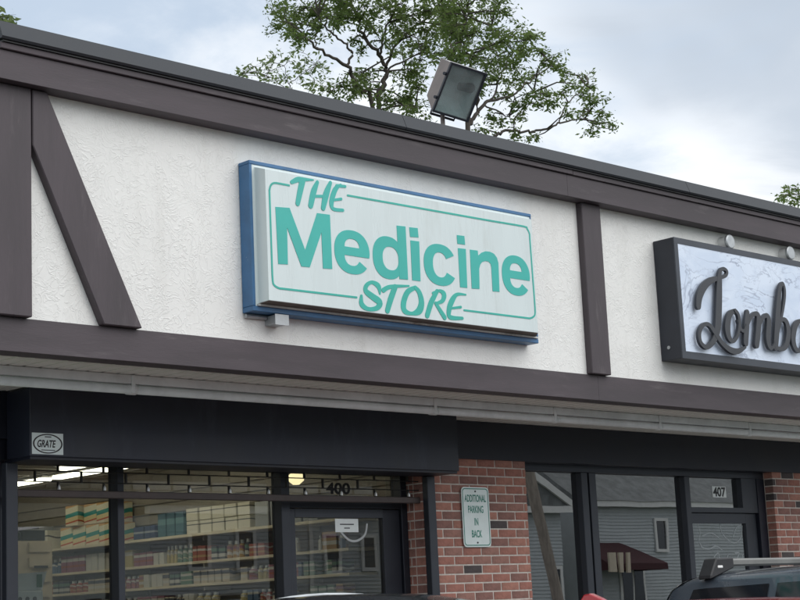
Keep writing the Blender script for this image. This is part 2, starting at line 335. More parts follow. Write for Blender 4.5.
def car_paint(name, c, metal=.3): return mat(name, c, .28, metal, .03, 2, coat=.9)

# ------------------------------------------------------------------ the setting
def struct(name, m, x0, x1, y0, y1, z0, z1): return tag(box(name, m, None, x0, x1, y0, y1, z0, z1), kind='structure')
g = MB().add([(-700,-700,-.02),(700,-700,-.02),(700,700,-.02),(-700,700,-.02)], [(0,1,2,3)]).build('ground', M['grass']); tag(g, kind='structure')
lot = MB().add([(-30,-6,0),(40,-6,0),(40,7.0,0),(-30,7.0,0)], [(0,1,2,3)]).build('parking_lot', M['asphalt']); tag(lot, kind='structure')
road = MB().add([(-300,-15,-.01),(300,-15,-.01),(300,-7.2,-.01),(-300,-7.2,-.01)], [(0,1,2,3)]).build('road', M['asphalt']); tag(road, kind='structure')
struct('kerb', M['concrete'], -30, 40, 7.0, 7.15, -.1, .13)
struct('sidewalk', M['concrete'], -30, 40, 7.15, 9.0, -.1, .126)
struct('verge_kerb', M['concrete'], -300, 300, -15.2, -15, -.1, .12)
struct('pavement', M['concrete'], -300, 300, -17, -15.2, -.1, .115)
ln = MB()
for i in range(-6, 12): ln.add([(i*2.75-.88, 1.6, .004), (i*2.75-.78, 1.6, .004), (i*2.75-.78, 6.9, .004), (i*2.75-.88, 6.9, .004)], [(0,1,2,3)])
tag(ln.build('parking_line', M['paint_line']), kind='structure')

# ------------------------------------------------------------------ the shop building
XL, XR = 4.50, 19.0
B = empty('shop_building', (XL, 9, 0), 'low strip shop building with white stucco upper wall and dark brown half timber boards', 'building')
YS, YLOW, YPOST, YUP = 7.70, 7.685, 7.645, 7.585
box('stucco_wall', M['stucco'], B, XL+.02, XR, YS, 7.9, 3.05, 4.62)
# end walls, roof, back
box('side_wall', M['stucco'], B, XL+.02, XL+.2, 7.9, 9.0, 3.05, 4.62)
MB().box(XL+.03, XL+.25, 9.0, 20, 0, 4.6).build('end_wall', M['stucco'], B)
box('back_wall', M['stucco'], B, XL, XR, 20, 20.2, 0, 4.6)
box('far_end_wall', M['stucco'], B, XR-.2, XR, 9.0, 20, 0, 4.6)
box('roof', M['flash'], B, XL, XR, 7.9, 20.3, 4.62, 4.70)
# coping: sloped metal cap in sheets about three metres long
cx = XL-.02; k = 0
for L in (2.98, 3.05, 3.05, 3.05, 2.4):
    x1 = min(cx+L, XR+.02)
    pr = [(cx, 7.545, 4.650), (cx, 7.535, 4.662), (cx, 7.575, 4.757), (cx, 7.95, 4.79), (cx, 7.95, 4.70), (cx, 7.60, 4.66)]
    MB().prism(pr, (x1-cx-.004, 0, 0)).build('coping_sheet', M['flash'], B)
    cx = x1
box('coping_drip', M['ink'], B, XL, XR, 7.556, 7.62, 4.640, 4.651)
# top trim strips, two lengths with an open joint like the photograph
MB().box(XL-.01, 9.15, 7.568, 7.70, 4.605, 4.640).build('trim_strip', M['beam'], B, .003)
MB().box(9.155, XR, 7.570, 7.70, 4.604, 4.640).build('trim_strip', M['beam'], B, .003)
for a, b in ((XL-.012, 9.1), (9.1004, 13.3), (13.3004, XR)):
    box('upper_beam', M['beam'], B, a, b, YUP, 7.72, 4.442, 4.602, .002)
for a, b in ((XL-.012, 9.42), (9.4204, 13.6), (13.6004, XR)):
    box('lower_beam', M['beam'], B, a, b, YLOW, 7.82, 2.996, 3.178, .002)
def post(x0, x1): return box('post', M['beam_v'], B, x0, x1, YPOST, 7.71, 3.181, 4.440, .005)
post(4.492, 4.722); post(9.318, 9.53); post(14.15, 14.37); post(18.75, 18.97)
MB().prism([(4.730, YPOST, 4.438), (4.822, YPOST, 4.438), (5.425, YPOST, 3.181), (5.172, YPOST, 3.181), (4.730, YPOST, 4.125)], (0, .07, 0)).build('brace', M['beam_v'], B, .005)
MB().prism([(18.74, YPOST, 4.438), (18.65, YPOST, 4.438), (18.05, YPOST, 3.181), (18.30, YPOST, 3.181), (18.74, YPOST, 4.125)], (0, .07, 0)).build('brace', M['beam_v'], B, .005)
# soffit: backing and separate vinyl slats running front to back
S = box('soffit', M['intdark'], B, XL+.02, XR-.02, 7.822, 9.02, 3.012, 3.05)
slat_me = None
for i in range(105):
    x = XL+.03 + i*.1035
    if slat_me is None:
        o = MB().prism([(x, 7.825, 3.008), (x+.006, 7.825, 2.995), (x+.087, 7.825, 2.995), (x+.0945, 7.825, 3.005), (x+.0945, 7.825, 3.008)], (0, 1.19, 0)).build('slat', M['soffit'], S); slat_me = o; base = Vector(o.location)
    else:
        o = slat_me.copy(); COL.objects.link(o); o.location = base + Vector((i*.1035, 0, 0))
# black fascia under the soffit
box('fascia', M['black'], B, XL+.04, 8.90, 8.985, 9.10, 2.704, 2.992)
box('fascia', M['black'], B, 8.903, XR-.02, 8.975, 9.10, 2.700, 2.992)
box('fascia_header', M['black'], B, XL+.26, 8.87, 9.02, 9.30, 2.58, 2.703)
# brick pillars: single bricks where the photograph shows them, joined brickwork below
rng = random.Random(11)
CH, BL = .0677, .2032
brick_meshes = {}
def brick_mesh(lx, ly):
    key = (round(lx, 3), round(ly, 3))
    if key not in brick_meshes:
        bm = bmesh.new(); bmesh.ops.create_cube(bm, size=1); bmesh.ops.scale(bm, vec=(lx, ly, CH-.0105), verts=bm.verts)
        bmesh.ops.bevel(bm, geom=[e for e in bm.edges], offset=.0022, segments=1, affect='EDGES')
        brick_meshes[key] = bm
    return brick_meshes[key]
brick_data = {}
def brick(parent, cx, cy, cz, lx, ly, mi):
    key = (round(lx, 3), round(ly, 3), mi)
    if key not in brick_data:
        me = bpy.data.meshes.new('brick'); brick_mesh(lx, ly).to_mesh(me); me.materials.append(BR[mi]); brick_data[key] = me
    o = bpy.data.objects.new('brick', brick_data[key]); COL.objects.link(o); o.parent = parent; o.location = Vector((cx, cy, cz)) - world_loc(parent)
    o.rotation_euler = (rng.uniform(-.006, .006), rng.uniform(-.004, .004), rng.uniform(-.006, .006))
def pick(): return rng.choices(range(5), (36, 28, 20, 13, 3))[0]
def pillar(x0, x1, yf, yb, zsplit, phase, dark=()):
    P = box('brick_pillar', M['mortar'], B, x0+.003, x1-.003, yf+.003, yb, 0.10, 2.702)
    low = [MB() for _ in BR]
    for c in range(2, 40):
        z = c*CH + CH/2; off = (phase + (c % 2)*BL/2) % BL; xs = [x0]; x = x0+off
        if off > .04: xs.append(x)
        while xs[-1] + BL < x1-.03: xs.append(xs[-1]+BL if len(xs) > 1 or off <= .04 else x)
        xs.append(x1)
        for a, b in zip(xs[:-1], xs[1:]):
            a2 = a + (.005 if a > x0 else 0); b2 = b - (.005 if b < x1 else 0)
            if b2-a2 < .02: continue
            mi = 4 if any(abs((a+b)/2-dx) < .1 and abs(z-dz) < CH/2 for dx, dz in dark) else pick()
            if z > zsplit: brick(P, (a2+b2)/2, yf+.046+rng.uniform(-.0015, .0015), z, b2-a2, .092, mi)
            else: low[mi].box(a2, b2, yf, yf+.09, z-(CH-.0105)/2, z+(CH-.0105)/2)
        # left reveal: one or two headers deep
        for ya, yb2 in (((yf+.1, yf+.195),) if c % 2 else ((yf+.1, yf+.14), (yf+.15, yf+.195))):
            mi = pick()
            if z > zsplit: brick(P, x0+.046, (ya+yb2)/2, z, .092, yb2-ya, mi)
            else: low[mi].box(x0, x0+.09, ya, yb2, z-(CH-.0105)/2, z+(CH-.0105)/2)
    for i, mb in enumerate(low):
        if mb.v: tag(mb.build('brickwork', BR[i], P), kind='stuff')
    return P
pillar(8.885, 10.05, 9.0, 9.30, 1.55, .11, ((9.72, at(505, 525, 9).z), (9.42, at(420, 570, 9).z)))
pillar(13.49, 14.70, 9.0, 9.30, 1.55, .05)
box('end_pillar', M['black'], B, XL+.26, 5.33, 9.0, 9.3, 0.1, 2.70)

# ------------------------------------------------------------------ shopfronts
def pane(parent, m, x0, x1, y, z0, z1): return box('pane', m, parent, x0, x1, y, y+.008, z0, z1)
ZS = .13
# left shop
YF, YG = 9.165, 9.245
SF = box('shopfront', M['alu'], B, 5.34, 8.885, YF, YF+.11, ZS, .52)
box('head_rail', M['alu'], SF, 5.34, 8.884, YF, YF+.11, 2.60, 2.702)
def mullion(parent, x0, x1, y0, y1, z0, z1, m='alu_grey'): return box('mullion', M[m], parent, x0, x1, y0, y1, z0, z1, .003)
xm1a, xm1b = at(118.5, 550, YF).x, at(125, 550, YF).x
xm2a, xm2b = at(283, 550, YF).x, at(291.5, 550, YF).x
mullion(SF, 5.345, at(12, 540, YF).x, YF, YF+.11, .522, 2.598)
mullion(SF, xm1a, xm1b, YF, YF+.11, .522, 2.598)
mullion(SF, xm2a, xm2b, YF, YF+.11, ZS+.002, 2.598)
xd = at(406, 550, YF).x
mullion(SF, xd-.03, 8.883, YF-.002, YF+.11, ZS+.002, 2.598, 'alu')
pane(SF, M['glassL'], at(12, 540, YF).x, xm1a, YG, .522, 2.6)
pane(SF, M['glassL'], xm1b, xm2a, YG, .522, 2.6)
pane(SF, M['glassL'], xm2b, xd-.03, YG, 2.385, 2.6)
box('transom_bar', M['alu'], SF, xm2b, xd-.03, YF+.003, YF+.11, 2.325, 2.385)
D = empty('door', (xm2b, YF, ZS)); D.parent = B; D.location = Vector((xm2b, YF, ZS)) - world_loc(B)
gx0, gx1, gz = at(298, 550, YF).x, at(386, 550, YF).x, at(350, 517.5, YF).z
box('stile', M['alu_grey'], D, xm2b+.006, gx0, YF+.02, YF+.075, ZS+.02, 2.32, .003)
box('stile', M['alu'], D, gx1, xd-.034, YF+.02, YF+.075, ZS+.02, 2.32, .003)
box('top_rail', M['alu_grey'], D, gx0, gx1, YF+.02, YF+.075, gz, 2.32)
box('bottom_rail', M['alu_grey'], D, gx0, gx1, YF+.02, YF+.075, ZS+.02, ZS+.28)
pane(D, M['glassL'], gx0, gx1, YF+.045, ZS+.28, gz)
MB().tube([(gx1+.03, YF-.03, .95), (gx1+.03, YF-.03, 1.35)], .013).build('handle', M['steel'], D)
def put(cx, cz, Y):           # lettering frame on a wall plane facing the street
    return lambda u, v, h: Vector((cx+u, Y-h, cz+v))
c = at(338, 488.5, YG); text('house_number', '400', M['ink'], SF, put(c.x, c.z, YG-.0005), .085, .235, bold=.03)
c0, c1 = at(331.5, 519, YG), at(355, 532.5, YG)
NP = tag(box('paper_notice', M['paper'], None, c0.x, c1.x, YF+.041, YF+.044, c1.z, c0.z), 'small white paper notice taped inside the glass shop door', 'notice')
for k_, (u0, u1) in enumerate(((.2, .8), (.38, .62))):
    zc = c0.z + (c1.z-c0.z)*(.42+.28*k_); box('print_line', M['letter'], NP, c0.x+(c1.x-c0.x)*u0, c0.x+(c1.x-c0.x)*u1, YF+.0395, YF+.041, zc-.004, zc+.004)
# scuffed swirl on the door glass
sw = MB(); pts = [(342, 527), (347, 534), (354, 540), (362, 540), (369, 534), (371, 524)]
stroke(sw, [(at(x, y, YF).x, at(x, y, YF).z, .016) for x, y in pts], lambda u, v, h: Vector((u, YF+.044-h, v)), 0, .001)
M['scuff'] = mat('pale_scuff', (.45, .47, .47), .8); sw.build('scuff_mark', M['scuff'], D)

# right shop
RF = box('shopfront', M['alu'], B, 10.052, 13.488, 9.10, 9.22, ZS, .42)
box('head_rail', M['alu_grey'], RF, 10.053, 13.487, 9.10, 9.22, 2.645, 2.699)
ya, yb_ = 9.10, 9.22; yg = 9.158
xA0 = at(528.5, 540, ya).x; xA1, xA2, xB = at(584, 520, ya).x, at(590.5, 520, ya).x, at(598, 520, ya).x
xC0, xC1 = at(687.5, 520, ya).x, at(692.5, 520, ya).x
xD0, xD1 = at(752, 540, ya).x, at(764, 540, ya).x
mullion(RF, 10.053, xA0, ya, yb_, .422, 2.643)
mullion(RF, xA1, xA2-.004, ya, yb_, .422, 2.643, 'alu_grey'); mullion(RF, xA2+.012, xB, ya-.006, yb_, .422, 2.643, 'alu_grey')
mullion(RF, xC0, xC1, ya, yb_, ZS+.002, 2.643, 'alu_grey')
box('door_jamb', M['black'], RF, xD1-.05, 13.487, ya-.004, yb_, ZS+.002, 2.643)
pane(RF, M['glassR'], xA0, xA1, yg, .422, 2.645); pane(RF, M['glassR'], xB, xC0, yg, .422, 2.645)
zt = at(720, 507.5, ya).z
box('transom_bar', M['alu_grey'], RF, xC1, xD1-.05, ya+.002, yb_, zt-.045, zt)
xt = at(741, 500, ya).x
box('transom_post', M['alu_grey'], RF, xt+.03, xD1-.05, ya+.004, yb_, zt, 2.643)
pane(RF, M['glassR'], xC1, xt+.03, yg, zt, 2.643)
D2 = empty('door'); D2.parent = B; D2.location = Vector((xC1, ya, ZS)) - world_loc(B)
g0, g1, gz2 = at(696, 540, ya).x, at(750, 540, ya).x, at(720, 523, ya).z
box('stile', M['alu_grey'], D2, xC1+.006, g0, ya+.03, ya+.085, ZS+.02, zt-.05, .003); box('stile', M['alu_grey'], D2, g1, xD1-.055, ya+.03, ya+.085, ZS+.02, zt-.05, .003)
box('top_rail', M['alu_grey'], D2, g0, g1, ya+.03, ya+.085, gz2, zt-.05); box('bottom_rail', M['alu_grey'], D2, g0, g1, ya+.03, ya+.085, ZS+.02, ZS+.28)
pane(D2, M['glassR'], g0, g1, ya+.055, ZS+.28, gz2)
MB().tube([(g1+.03, ya-.03, .95), (g1+.03, ya-.03, 1.35)], .013).build('handle', M['steel'], D2)
c = at(719, 492, yg); NBP = box('number_plate', M['paper'], RF, c.x-.105, c.x+.105, yg-.003, yg-.0008, c.z-.05, c.z+.05)
text('house_number', '407', M['ink'], RF, put(c.x, c.z, yg-.0031), .088, .19, bold=.03)
# pale etched drawing on the door glass
dc = MB(); M['decal'] = mat('etched_vinyl', (.27, .30, .31), .8); YD = ya+.0545
def px_stroke(mb, pts, Y, wpx, h0=0, h1=.0008, per=115.):
    stroke(mb, [(at(x, y, Y).x, at(x, y, Y).z, w_/per) for x, y, w_ in [(p+(wpx,))[:3] for p in pts]], lambda u, v, h: Vector((u, Y-h, v)), h0, h1, n=5)
for i, s_ in enumerate(([(698, 525), (700, 533), (699, 541), (703, 549)], [(720, 524), (722, 533), (728, 540), (735, 543), (741, 537), (742, 526)], [(702, 536), (711, 533), (719, 538)], [(701, 547), (709, 549), (716, 546), (722, 550)], [(741, 525), (736, 528), (733, 537)])):
    px_stroke(dc, s_, YD, 1.3, 0, .0007+.0001*i)
for i, s_ in enumerate(([(714, 557), (718, 553), (719, 558)], [(727, 558), (728, 555)], [(735, 553), (739, 553), (737, 558)], [(742, 558), (743, 554)])):
    px_stroke(dc, s_, YD, 1.4, 0, .0009+.0001*i)
dc.build('etched_decal', M['decal'], D2)

# ------------------------------------------------------------------ interior shells (parts of the building)
MB().box(5.0, 9.3, 9.3, 17, .1, .13).build('shop_floor', M['floor_in'], B)
box('shop_ceiling', M['ceil'], B, 4.76, 9.25, 9.11, 17, 2.93, 2.97)
gr = MB()
for i in range(8): gr.box(4.76, 9.25, 9.6+i*.61, 9.624+i*.61, 2.924, 2.93)
for i in range(7): gr.box(5.1+i*.61, 5.124+i*.61, 9.3, 17, 2.9245, 2.9305)
gr.build('ceiling_grid', M['grid'], B)
box('partition_wall', M['slat'], B, 9.12, 9.28, 9.31, 17, .13, 2.97)
sw_ = MB()
for i in range(28): sw_.box(9.095, 9.121, 9.4, 16.9, .3+i*.09, .3+i*.09+.078)
sw_.build('slatwall_panel', M['slat'], B)
box('shop_back_wall', M['intwall'], B, 4.76, 9.12, 16.0, 16.1, .13, 2.93)
sb = MB()
for i in range(24): sb.box(5.0, 9.0, 15.97, 16.0, .6+i*.1, .6+i*.1+.085)
sb.build('slatwall_panel', M['slat'], B)
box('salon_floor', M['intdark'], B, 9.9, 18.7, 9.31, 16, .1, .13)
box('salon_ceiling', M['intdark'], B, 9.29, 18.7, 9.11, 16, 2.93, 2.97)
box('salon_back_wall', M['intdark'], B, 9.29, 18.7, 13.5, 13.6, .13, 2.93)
bx_ = MB()
bx_.box(14.8, 18.7, 9.15, 9.3, .1, 2.7).build('front_wall', M['black'], B)

# ------------------------------------------------------------------ roll-up grille with its hood
G = empty('security_grille', (5.36, 8.72, ZS), 'black roll up security grille with its long hood above the left shopfront', 'security grille')
hx0, hx1 = 5.363, 9.01
box('hood', M['hood'], G, hx0, hx1, 8.72, 8.983, 2.573, 2.985, .004)
box('hood_lip', M['black'], G, hx0+.01, hx1-.01, 8.735, 9.02, 2.556, 2.572)
box('guide_rail', M['alu_grey'], G, 8.888, 8.968, 8.94, 8.998, ZS, 2.553, .004)
box('guide_rail', M['alu_grey'], G, 5.335, 5.415, 8.94, 8.998, ZS, 2.553, .004)
YGR = 9.035
zb0, zb1 = 2.357, 2.402
box('bottom_bar', M['bar'], G, 5.42, 8.883, YGR-.018, YGR+.018, zb0, zb1, .004)
rows = [zb1 + .052 + i*.0665 for i in range(3)]
for z in rows: MB().tube([(5.42, YGR, z), (8.883, YGR, z)], .0042, 6).build('rod', M['rod'], G)
edges = [zb1] + rows + [2.556]
for r_ in range(len(edges)-1):
    x = 5.42 + (.17 if r_ % 2 else .335)
    while x < 8.87:
        z0, z1 = edges[r_], edges[r_+1]
        if z1-z0 > .03:
            MB().box(x-.0045, x+.0045, YGR-.009, YGR+.009, z0, z1).build('link', M['rod'], G)
            if r_ == 0: MB().tube([(x, YGR-.012, zb1+.004), (x, YGR-.012, zb1+.022), (x, YGR-.012, zb1+.034)], [.011, .009, .003], 8).build('rivet', M['steel'], G)
        x += .335
c0, c1 = at(31.7, 432.5, 8.72), at(63, 455, 8.72)
ST = empty('sticker', (c0.x, 8.72, c1.z), 'small white oval sticker reading GRATE on the black hood', 'sticker')
cx_, cz_ = (c0.x+c1.x)/2, (c0.z+c1.z)/2; sw2, sh2 = (c1.x-c0.x)/2, (c0.z-c1.z)/2
box('backing', M['signwhite'], ST, cx_-sw2, cx_+sw2, 8.7165, 8.7195, cz_-sh2, cz_+sh2)
def ell(a, b, n=40): return [(a*math.cos(2*math.pi*i/n), b*math.sin(2*math.pi*i/n)) for i in range(n)]
fill('oval_ring', [ell(sw2*.95, sh2*.93), ell(sw2*.86, sh2*.82)[::-1]], M['ink'], ST, put(cx_, cz_, 8.7163), .001)
text('lettering', 'GRATE', M['ink'], ST, put(cx_-.008, cz_, 8.7163), .045, .128, .001, bold=.025, shear=.25)
box('small_print', M['letter'], ST, cx_-.02, cx_+.025, 8.7154, 8.7163, cz_+.038, cz_+.044); box('small_print', M['letter'], ST, cx_-.045, cx_+.05, 8.7154, 8.7163, cz_-.041, cz_-.036)

# light channel and conduit under the soffit
CD = empty('conduit_run', (XL+.1, 8.09, 2.9), 'long pale grey metal channel and conduit fixed under the soffit', 'conduit')
box('channel', M['channel'], CD, XL+.05, 18.9, 8.09, 8.165, 2.940, 2.994, .004)
MB().tube([(XL+.05, 8.112, 2.908), (18.9, 8.112, 2.908)], .025, 14).build('pipe', M['channel'], CD, smoothed=True)
for x in (5.666, 8.15, 9.395, 10.643, 11.861, 13.1, 14.4):
    MB().tube([(x-.03, 8.112, 2.908), (x+.03, 8.112, 2.908)], .030, 14).build('coupling', M['channel'], CD, smoothed=True)
    box('strap', M['channel'], CD, x-.012, x+.012, 8.083, 8.09, 2.885, 2.992)

# ------------------------------------------------------------------ sign with teal lettering
sx0, sx1, sz0, sz1 = 6.180, at(531.3, 210.8, 7.59).x, 3.342, 4.258
SG = empty('lightbox_sign', (sx0, YS, sz0), 'blue framed light box sign reading The Medicine Store in teal letters', 'sign')
yf = 7.595
cb = MB()
cb.box(sx0, sx1, yf, YS-.002, sz1-.022, sz1).box(sx0, sx1, yf, YS-.002, sz0, sz0+.03).box(sx0, sx0+.022, yf+.0005, YS-.003, sz0+.031, sz1-.0225).box(sx1-.012, sx1, yf+.0005, YS-.003, sz0+.031, sz1-.0225)
cb.build('cabinet', M['blue'], SG, .003)
box('back_panel', M['galv'], SG, sx0+.023, sx1-.013, YS-.02, YS-.0025, sz0+.032, sz1-.024)
# pan formed face: flange, steep sides, flat front
yp = 7.505
i0 = (sx0+.023, sx1-.0125, sz0+.0315, sz1-.023)
p0 = (at(262.5, 167, yf-.004).x, sx1-.028, sz0+.05, sz1-.045)
p1 = (at(264.6, 168.8, yp).x, at(531.0, 215, yp).x, at(268.8, 300.8, yp).z, at(264.6, 168.8, yp).z)
def rect(r_, y): return [(r_[0], y, r_[2]), (r_[1], y, r_[2]), (r_[1], y, r_[3]), (r_[0], y, r_[3])]
p0 = (i0[0]+.02, i0[1]-.008, i0[2]+.016, i0[3]-.015)
p1 = (max(p1[0], p0[0]+.004), min(p1[1], p0[1]-.004), max(p1[2], p0[2]+.004), min(p1[3], p0[3]-.004))
fv = rect(i0, yf+.006) + rect(p0, yf+.004) + rect(p0, yf+.002) + rect(p1, yp)
ff = []
for k in (0, 4, 8):
    for j in range(4): ff.append((k+j, k+(j+1) % 4, k+4+(j+1) % 4, k+4+j))
ff.append((12, 13, 14, 15))
MB().add(fv, ff).build('face', M['face'], SG, .004)
box('weathered_lip', M['grime'], SG, i0[0]+.01, i0[1]-.004, yf-.012, yf+.004, sz0+.031, sz0+.043)
MB().add([(p0[0]+.002, yf+.0015, p0[2]-.001), (p0[1]-.002, yf+.0015, p0[2]-.001), (p1[1]-.001, yp+.004, p1[2]-.0012), (p1[0]+.001, yp+.004, p1[2]-.0012), (p0[0]+.002, yf+.0015, p0[2]-.003), (p0[1]-.002, yf+.0015, p0[2]-.003), (p1[1]-.001, yp+.004, p1[2]-.003), (p1[0]+.001, yp+.004, p1[2]-.003)], [(0,1,2,3),(4,7,6,5),(0,4,5,1),(1,5,6,2),(2,6,7,3),(3,7,4,0)]).build('brown_underside', M['pan_brown'], SG)  # thin dark brown sheet below the pan's lower slope
SP = lambda u, v, h: Vector((u, yp-.0004-h, v))
def up(x, y): p = at(x, y, yp); return p.x, p.z
def poly(o, pts, sc_=8): return [up(o[0]+x/sc_, o[1]+y/sc_) for x, y in pts]
# M
fill('letter', [poly((260, 195), [(122,95),(235,103),(360,440),(455,145),(558,158),(577,592),(503,588),(490,300),(397,578),(330,572),(215,260),(222,556),(145,552)])], M['teal'], SG, SP, .002)
def bbox(o, l, r_, t, b, tx, bx, sc_=8):
    """metric box of a round letter from its extreme points"""
    ul = up(o[0]+l[0]/sc_, o[1]+l[1]/sc_)[0]; ur = up(o[0]+r_[0]/sc_, o[1]+r_[1]/sc_)[0]
    vt = up(o[0]+tx/sc_, o[1]+t/sc_)[1]; vb = up(o[0]+bx/sc_, o[1]+b/sc_)[1]
    return ul, ur, vb, vt
def arc(cx, cy, rx, ry, a0, a1, n=20, p=2.25):
    out = []
    for i in range(n+1):
        a = R(a0+(a1-a0)*i/n); c_, s_ = math.cos(a), math.sin(a)
        out.append((cx+rx*math.copysign(abs(c_)**(2/p), c_), cy+ry*math.copysign(abs(s_)**(2/p), s_)))
    return out
def place_unit(loops, bb): return [[(bb[0]+(bb[1]-bb[0])*x, bb[2]+(bb[3]-bb[2])*y) for x, y in l] for l in loops]
E_OUT = arc(.5, .5, .5, .5, 0, 322, 44) + [(.70, .305)] + arc(.495, .415, .215, .225, -33, -180, 18) + [(.985, .415)]
E_HOLE = arc(.50, .61, .212, .195, 0, 180, 16)[::-1]
C_OUT = arc(.5, .5, .5, .5, 30, 330, 44) + [(.70, .335)] + arc(.5, .5, .225, .30, -32, -328, 28) + [(.70, .665)]
fill('letter', place_unit([E_OUT, E_HOLE], bbox((340, 215), (-45, 300), (235, 300), 118, 475, 60, 110)), M['teal'], SG, SP, .002)
# d: bowl with counter, then the stem a hair prouder
bd = bbox((340, 215), (262, 340), (505, 360), 170, 513, 370, 390)
fill('letter', place_unit([arc(.5, .5, .5, .5, 0, 359, 44), arc(.58, .49, .265, .275, 0, 359, 32)[::-1]], bd), M['teal'], SG, SP, .002)
fill('letter_stem', [poly((340, 215), [(452,85),(522,92),(543,517),(475,512)])], M['teal'], SG, SP, .0024)
for o_, dot, stem in (((340, 215), [(553,98),(620,105),(627,180),(560,175)], [(562,203),(632,212),(643,530),(577,522)]), ((440, 230), [(133,40),(193,48),(200,118),(138,110)], [(142,145),(205,152),(217,463),(160,458)])):
    fill('letter', [poly(o_, dot), poly(o_, stem)], M['teal'], SG, SP, .002)
fill('letter', place_unit([C_OUT], bbox((440, 230), (-130, 270), (128, 290), 107, 447, -45, 15)), M['teal'], SG, SP, .002)
fill('letter', [poly((440, 230), [(238,157),(300,165),(304,205),(330,182),(362,170),(398,174),(430,190),(454,222),(466,265),(475,495),(420,490),(410,300),(404,272),(388,254),(362,248),(336,256),(320,278),(312,310),(315,472),(253,468)])], M['teal'], SG, SP, .002)
fill('letter', place_unit([E_OUT, E_HOLE], bbox((440, 230), (495, 350), (718, 380), 203, 528, 590, 640)), M['teal'], SG, SP, .002)
PXM = 1/150.
def sstroke(mb, o_, pts, sc_, k=1.0, i=0):
    stroke(mb, [(*up(o_[0]+x/sc_, o_[1]+y/sc_), w_/sc_*PXM*k) for x, y, w_ in pts], SP, 0, .002+.0002*i)
def word(o_, sc_, letters, m, k):
    for L in letters:
        mb = MB()
        for i, s_ in enumerate(L): sstroke(mb, o_, s_, sc_, k, i)
        mb.build('letter', M[m], SG)
word((260, 165), 8, [
    [[(252,138,22),(300,117,30),(350,116,22),(425,120,8)], [(338,128,40),(318,220,36),(300,308,30)]],
    [[(458,138,22),(428,215,38),(404,325,34)], [(425,250,16),(505,250,16)], [(562,142,22),(528,235,40),(504,345,30)]],
    [[(645,158,12),(602,195,30),(572,290,32),(584,350,22),(662,362,18)], [(612,166,18),(680,172,16)], [(590,280,14),(648,272,16)]]], 'teal', 1.35)
word((345, 270), 6.154, [
    [[(214,145,10),(205,100,26),(165,76,16),(132,95,20),(128,130,26),(170,165,30),(213,200,32),(195,234,22),(142,240,18),(102,210,26),(100,160,14)]],
    [[(235,125,22),(280,103,18),(392,98,8)], [(307,106,28),(280,180,30),(260,250,26)]],
    [[(432,108,18),(385,135,26),(360,200,30),(366,250,28),(410,268,16),(455,250,34),(470,200,32),(457,140,26),(432,108,18)]],
    [[(566,130,20),(530,200,28),(505,280,26)], [(540,142,12),(580,128,14),(608,150,28),(598,190,20),(555,206,10)], [(558,206,18),(612,292,24)]],
    [[(742,152,8),(690,150,16),(660,185,28),(640,240,28),(646,290,22),(722,297,14)], [(650,236,10),(712,228,12)]]], 'teal_d', 1.35)
def lin(a, b, n=6): return [(a[0]+(b[0]-a[0])*i/n, a[1]+(b[1]-a[1])*i/n) for i in range(n)]
# border line: two open runs round the face
b1 = lin((289, 185.4), (278, 183.3)) + [(274, 183), (270.8, 185.2), (269.4, 190)] + lin((269.4, 192), (272.2, 274)) + [(272.6, 280.5), (274.6, 285.6), (279, 288.2)] + lin((282, 288.6), (356.5, 297.4)) + [(356.5, 297.4)]
b2 = lin((347.5, 195.4), (520, 226)) + [(523.5, 226.4), (527, 228.8), (529.3, 233.5)] + lin((529.6, 237), (535, 309)) + [(535, 312.6), (533.4, 316.6), (530, 318.2)] + lin((527, 318), (464, 310.2)) + [(464, 310.2)]
for b_ in (b1, b2):
    mb = MB(); stroke(mb, [(*up(x, y), .0125) for x, y in b_], SP, 0, .0016, n=3); mb.build('border_line', M['teal_d'], SG)
# small junction box hanging under the sign
JB = empty('junction_box'); JB.parent = SG; jp = at(279, 320, 7.62); JB.location = jp - world_loc(SG)
box('box_body', M['galv'], JB, jp.x-.045, jp.x+.05, 7.60, 7.70, jp.z-.03, jp.z+.028, .004); box('lid', M['galv'], JB, jp.x-.05, jp.x+.055, 7.594, 7.60, jp.z-.034, jp.z+.03)
MB().tube([(sx0+.01, 7.68, sz0-.018), (jp.x-.05, 7.68, sz0-.018)], .012).build('feed_pipe', M['galv'], SG)

# ------------------------------------------------------------------ marble sign
mx0, mx1, mz0, mz1 = 10.205, 13.25, 3.335, 4.262; ymf = 7.50
MS = empty('marble_sign', (mx0, YS, mz0), 'charcoal box sign with pale marble face and dark script letters', 'sign')
cb = MB(); fw_ = .045
MB().box(mx0, mx1, ymf+.012, YS-.002, mz0, mz1).build('cabinet', M['signblk'], MS, .003)
box('top_rim', M['sigrim'], MS, mx0, mx1, ymf, ymf+.011, mz1-fw_, mz1); box('bottom_rim', M['sigrim'], MS, mx0, mx1, ymf, ymf+.011, mz0, mz0+fw_+.01)
box('side_rim', M['sigrim'], MS, mx0, mx0+fw_, ymf, ymf+.011, mz0+fw_+.0105, mz1-fw_-.0005); box('side_rim', M['sigrim'], MS, mx1-fw_, mx1, ymf, ymf+.011, mz0+fw_+.0105, mz1-fw_-.0005)
box('face', M['marble'], MS, mx0+fw_, mx1-fw_, ymf+.004, ymf+.0115, mz0+fw_+.0105, mz1-fw_-.0005)
MB().tube([(mx0-.006, 7.62, 3.43), (mx0+.001, 7.62, 3.43)], .014).build('bolt', M['galv'], MS)
YLt = ymf-.03
def ml(x, y): p = at(685+x/5, 255+y/5, YLt); return p.x, p.z
LP = lambda u, v, h: Vector((u, YLt+.012-h, v))
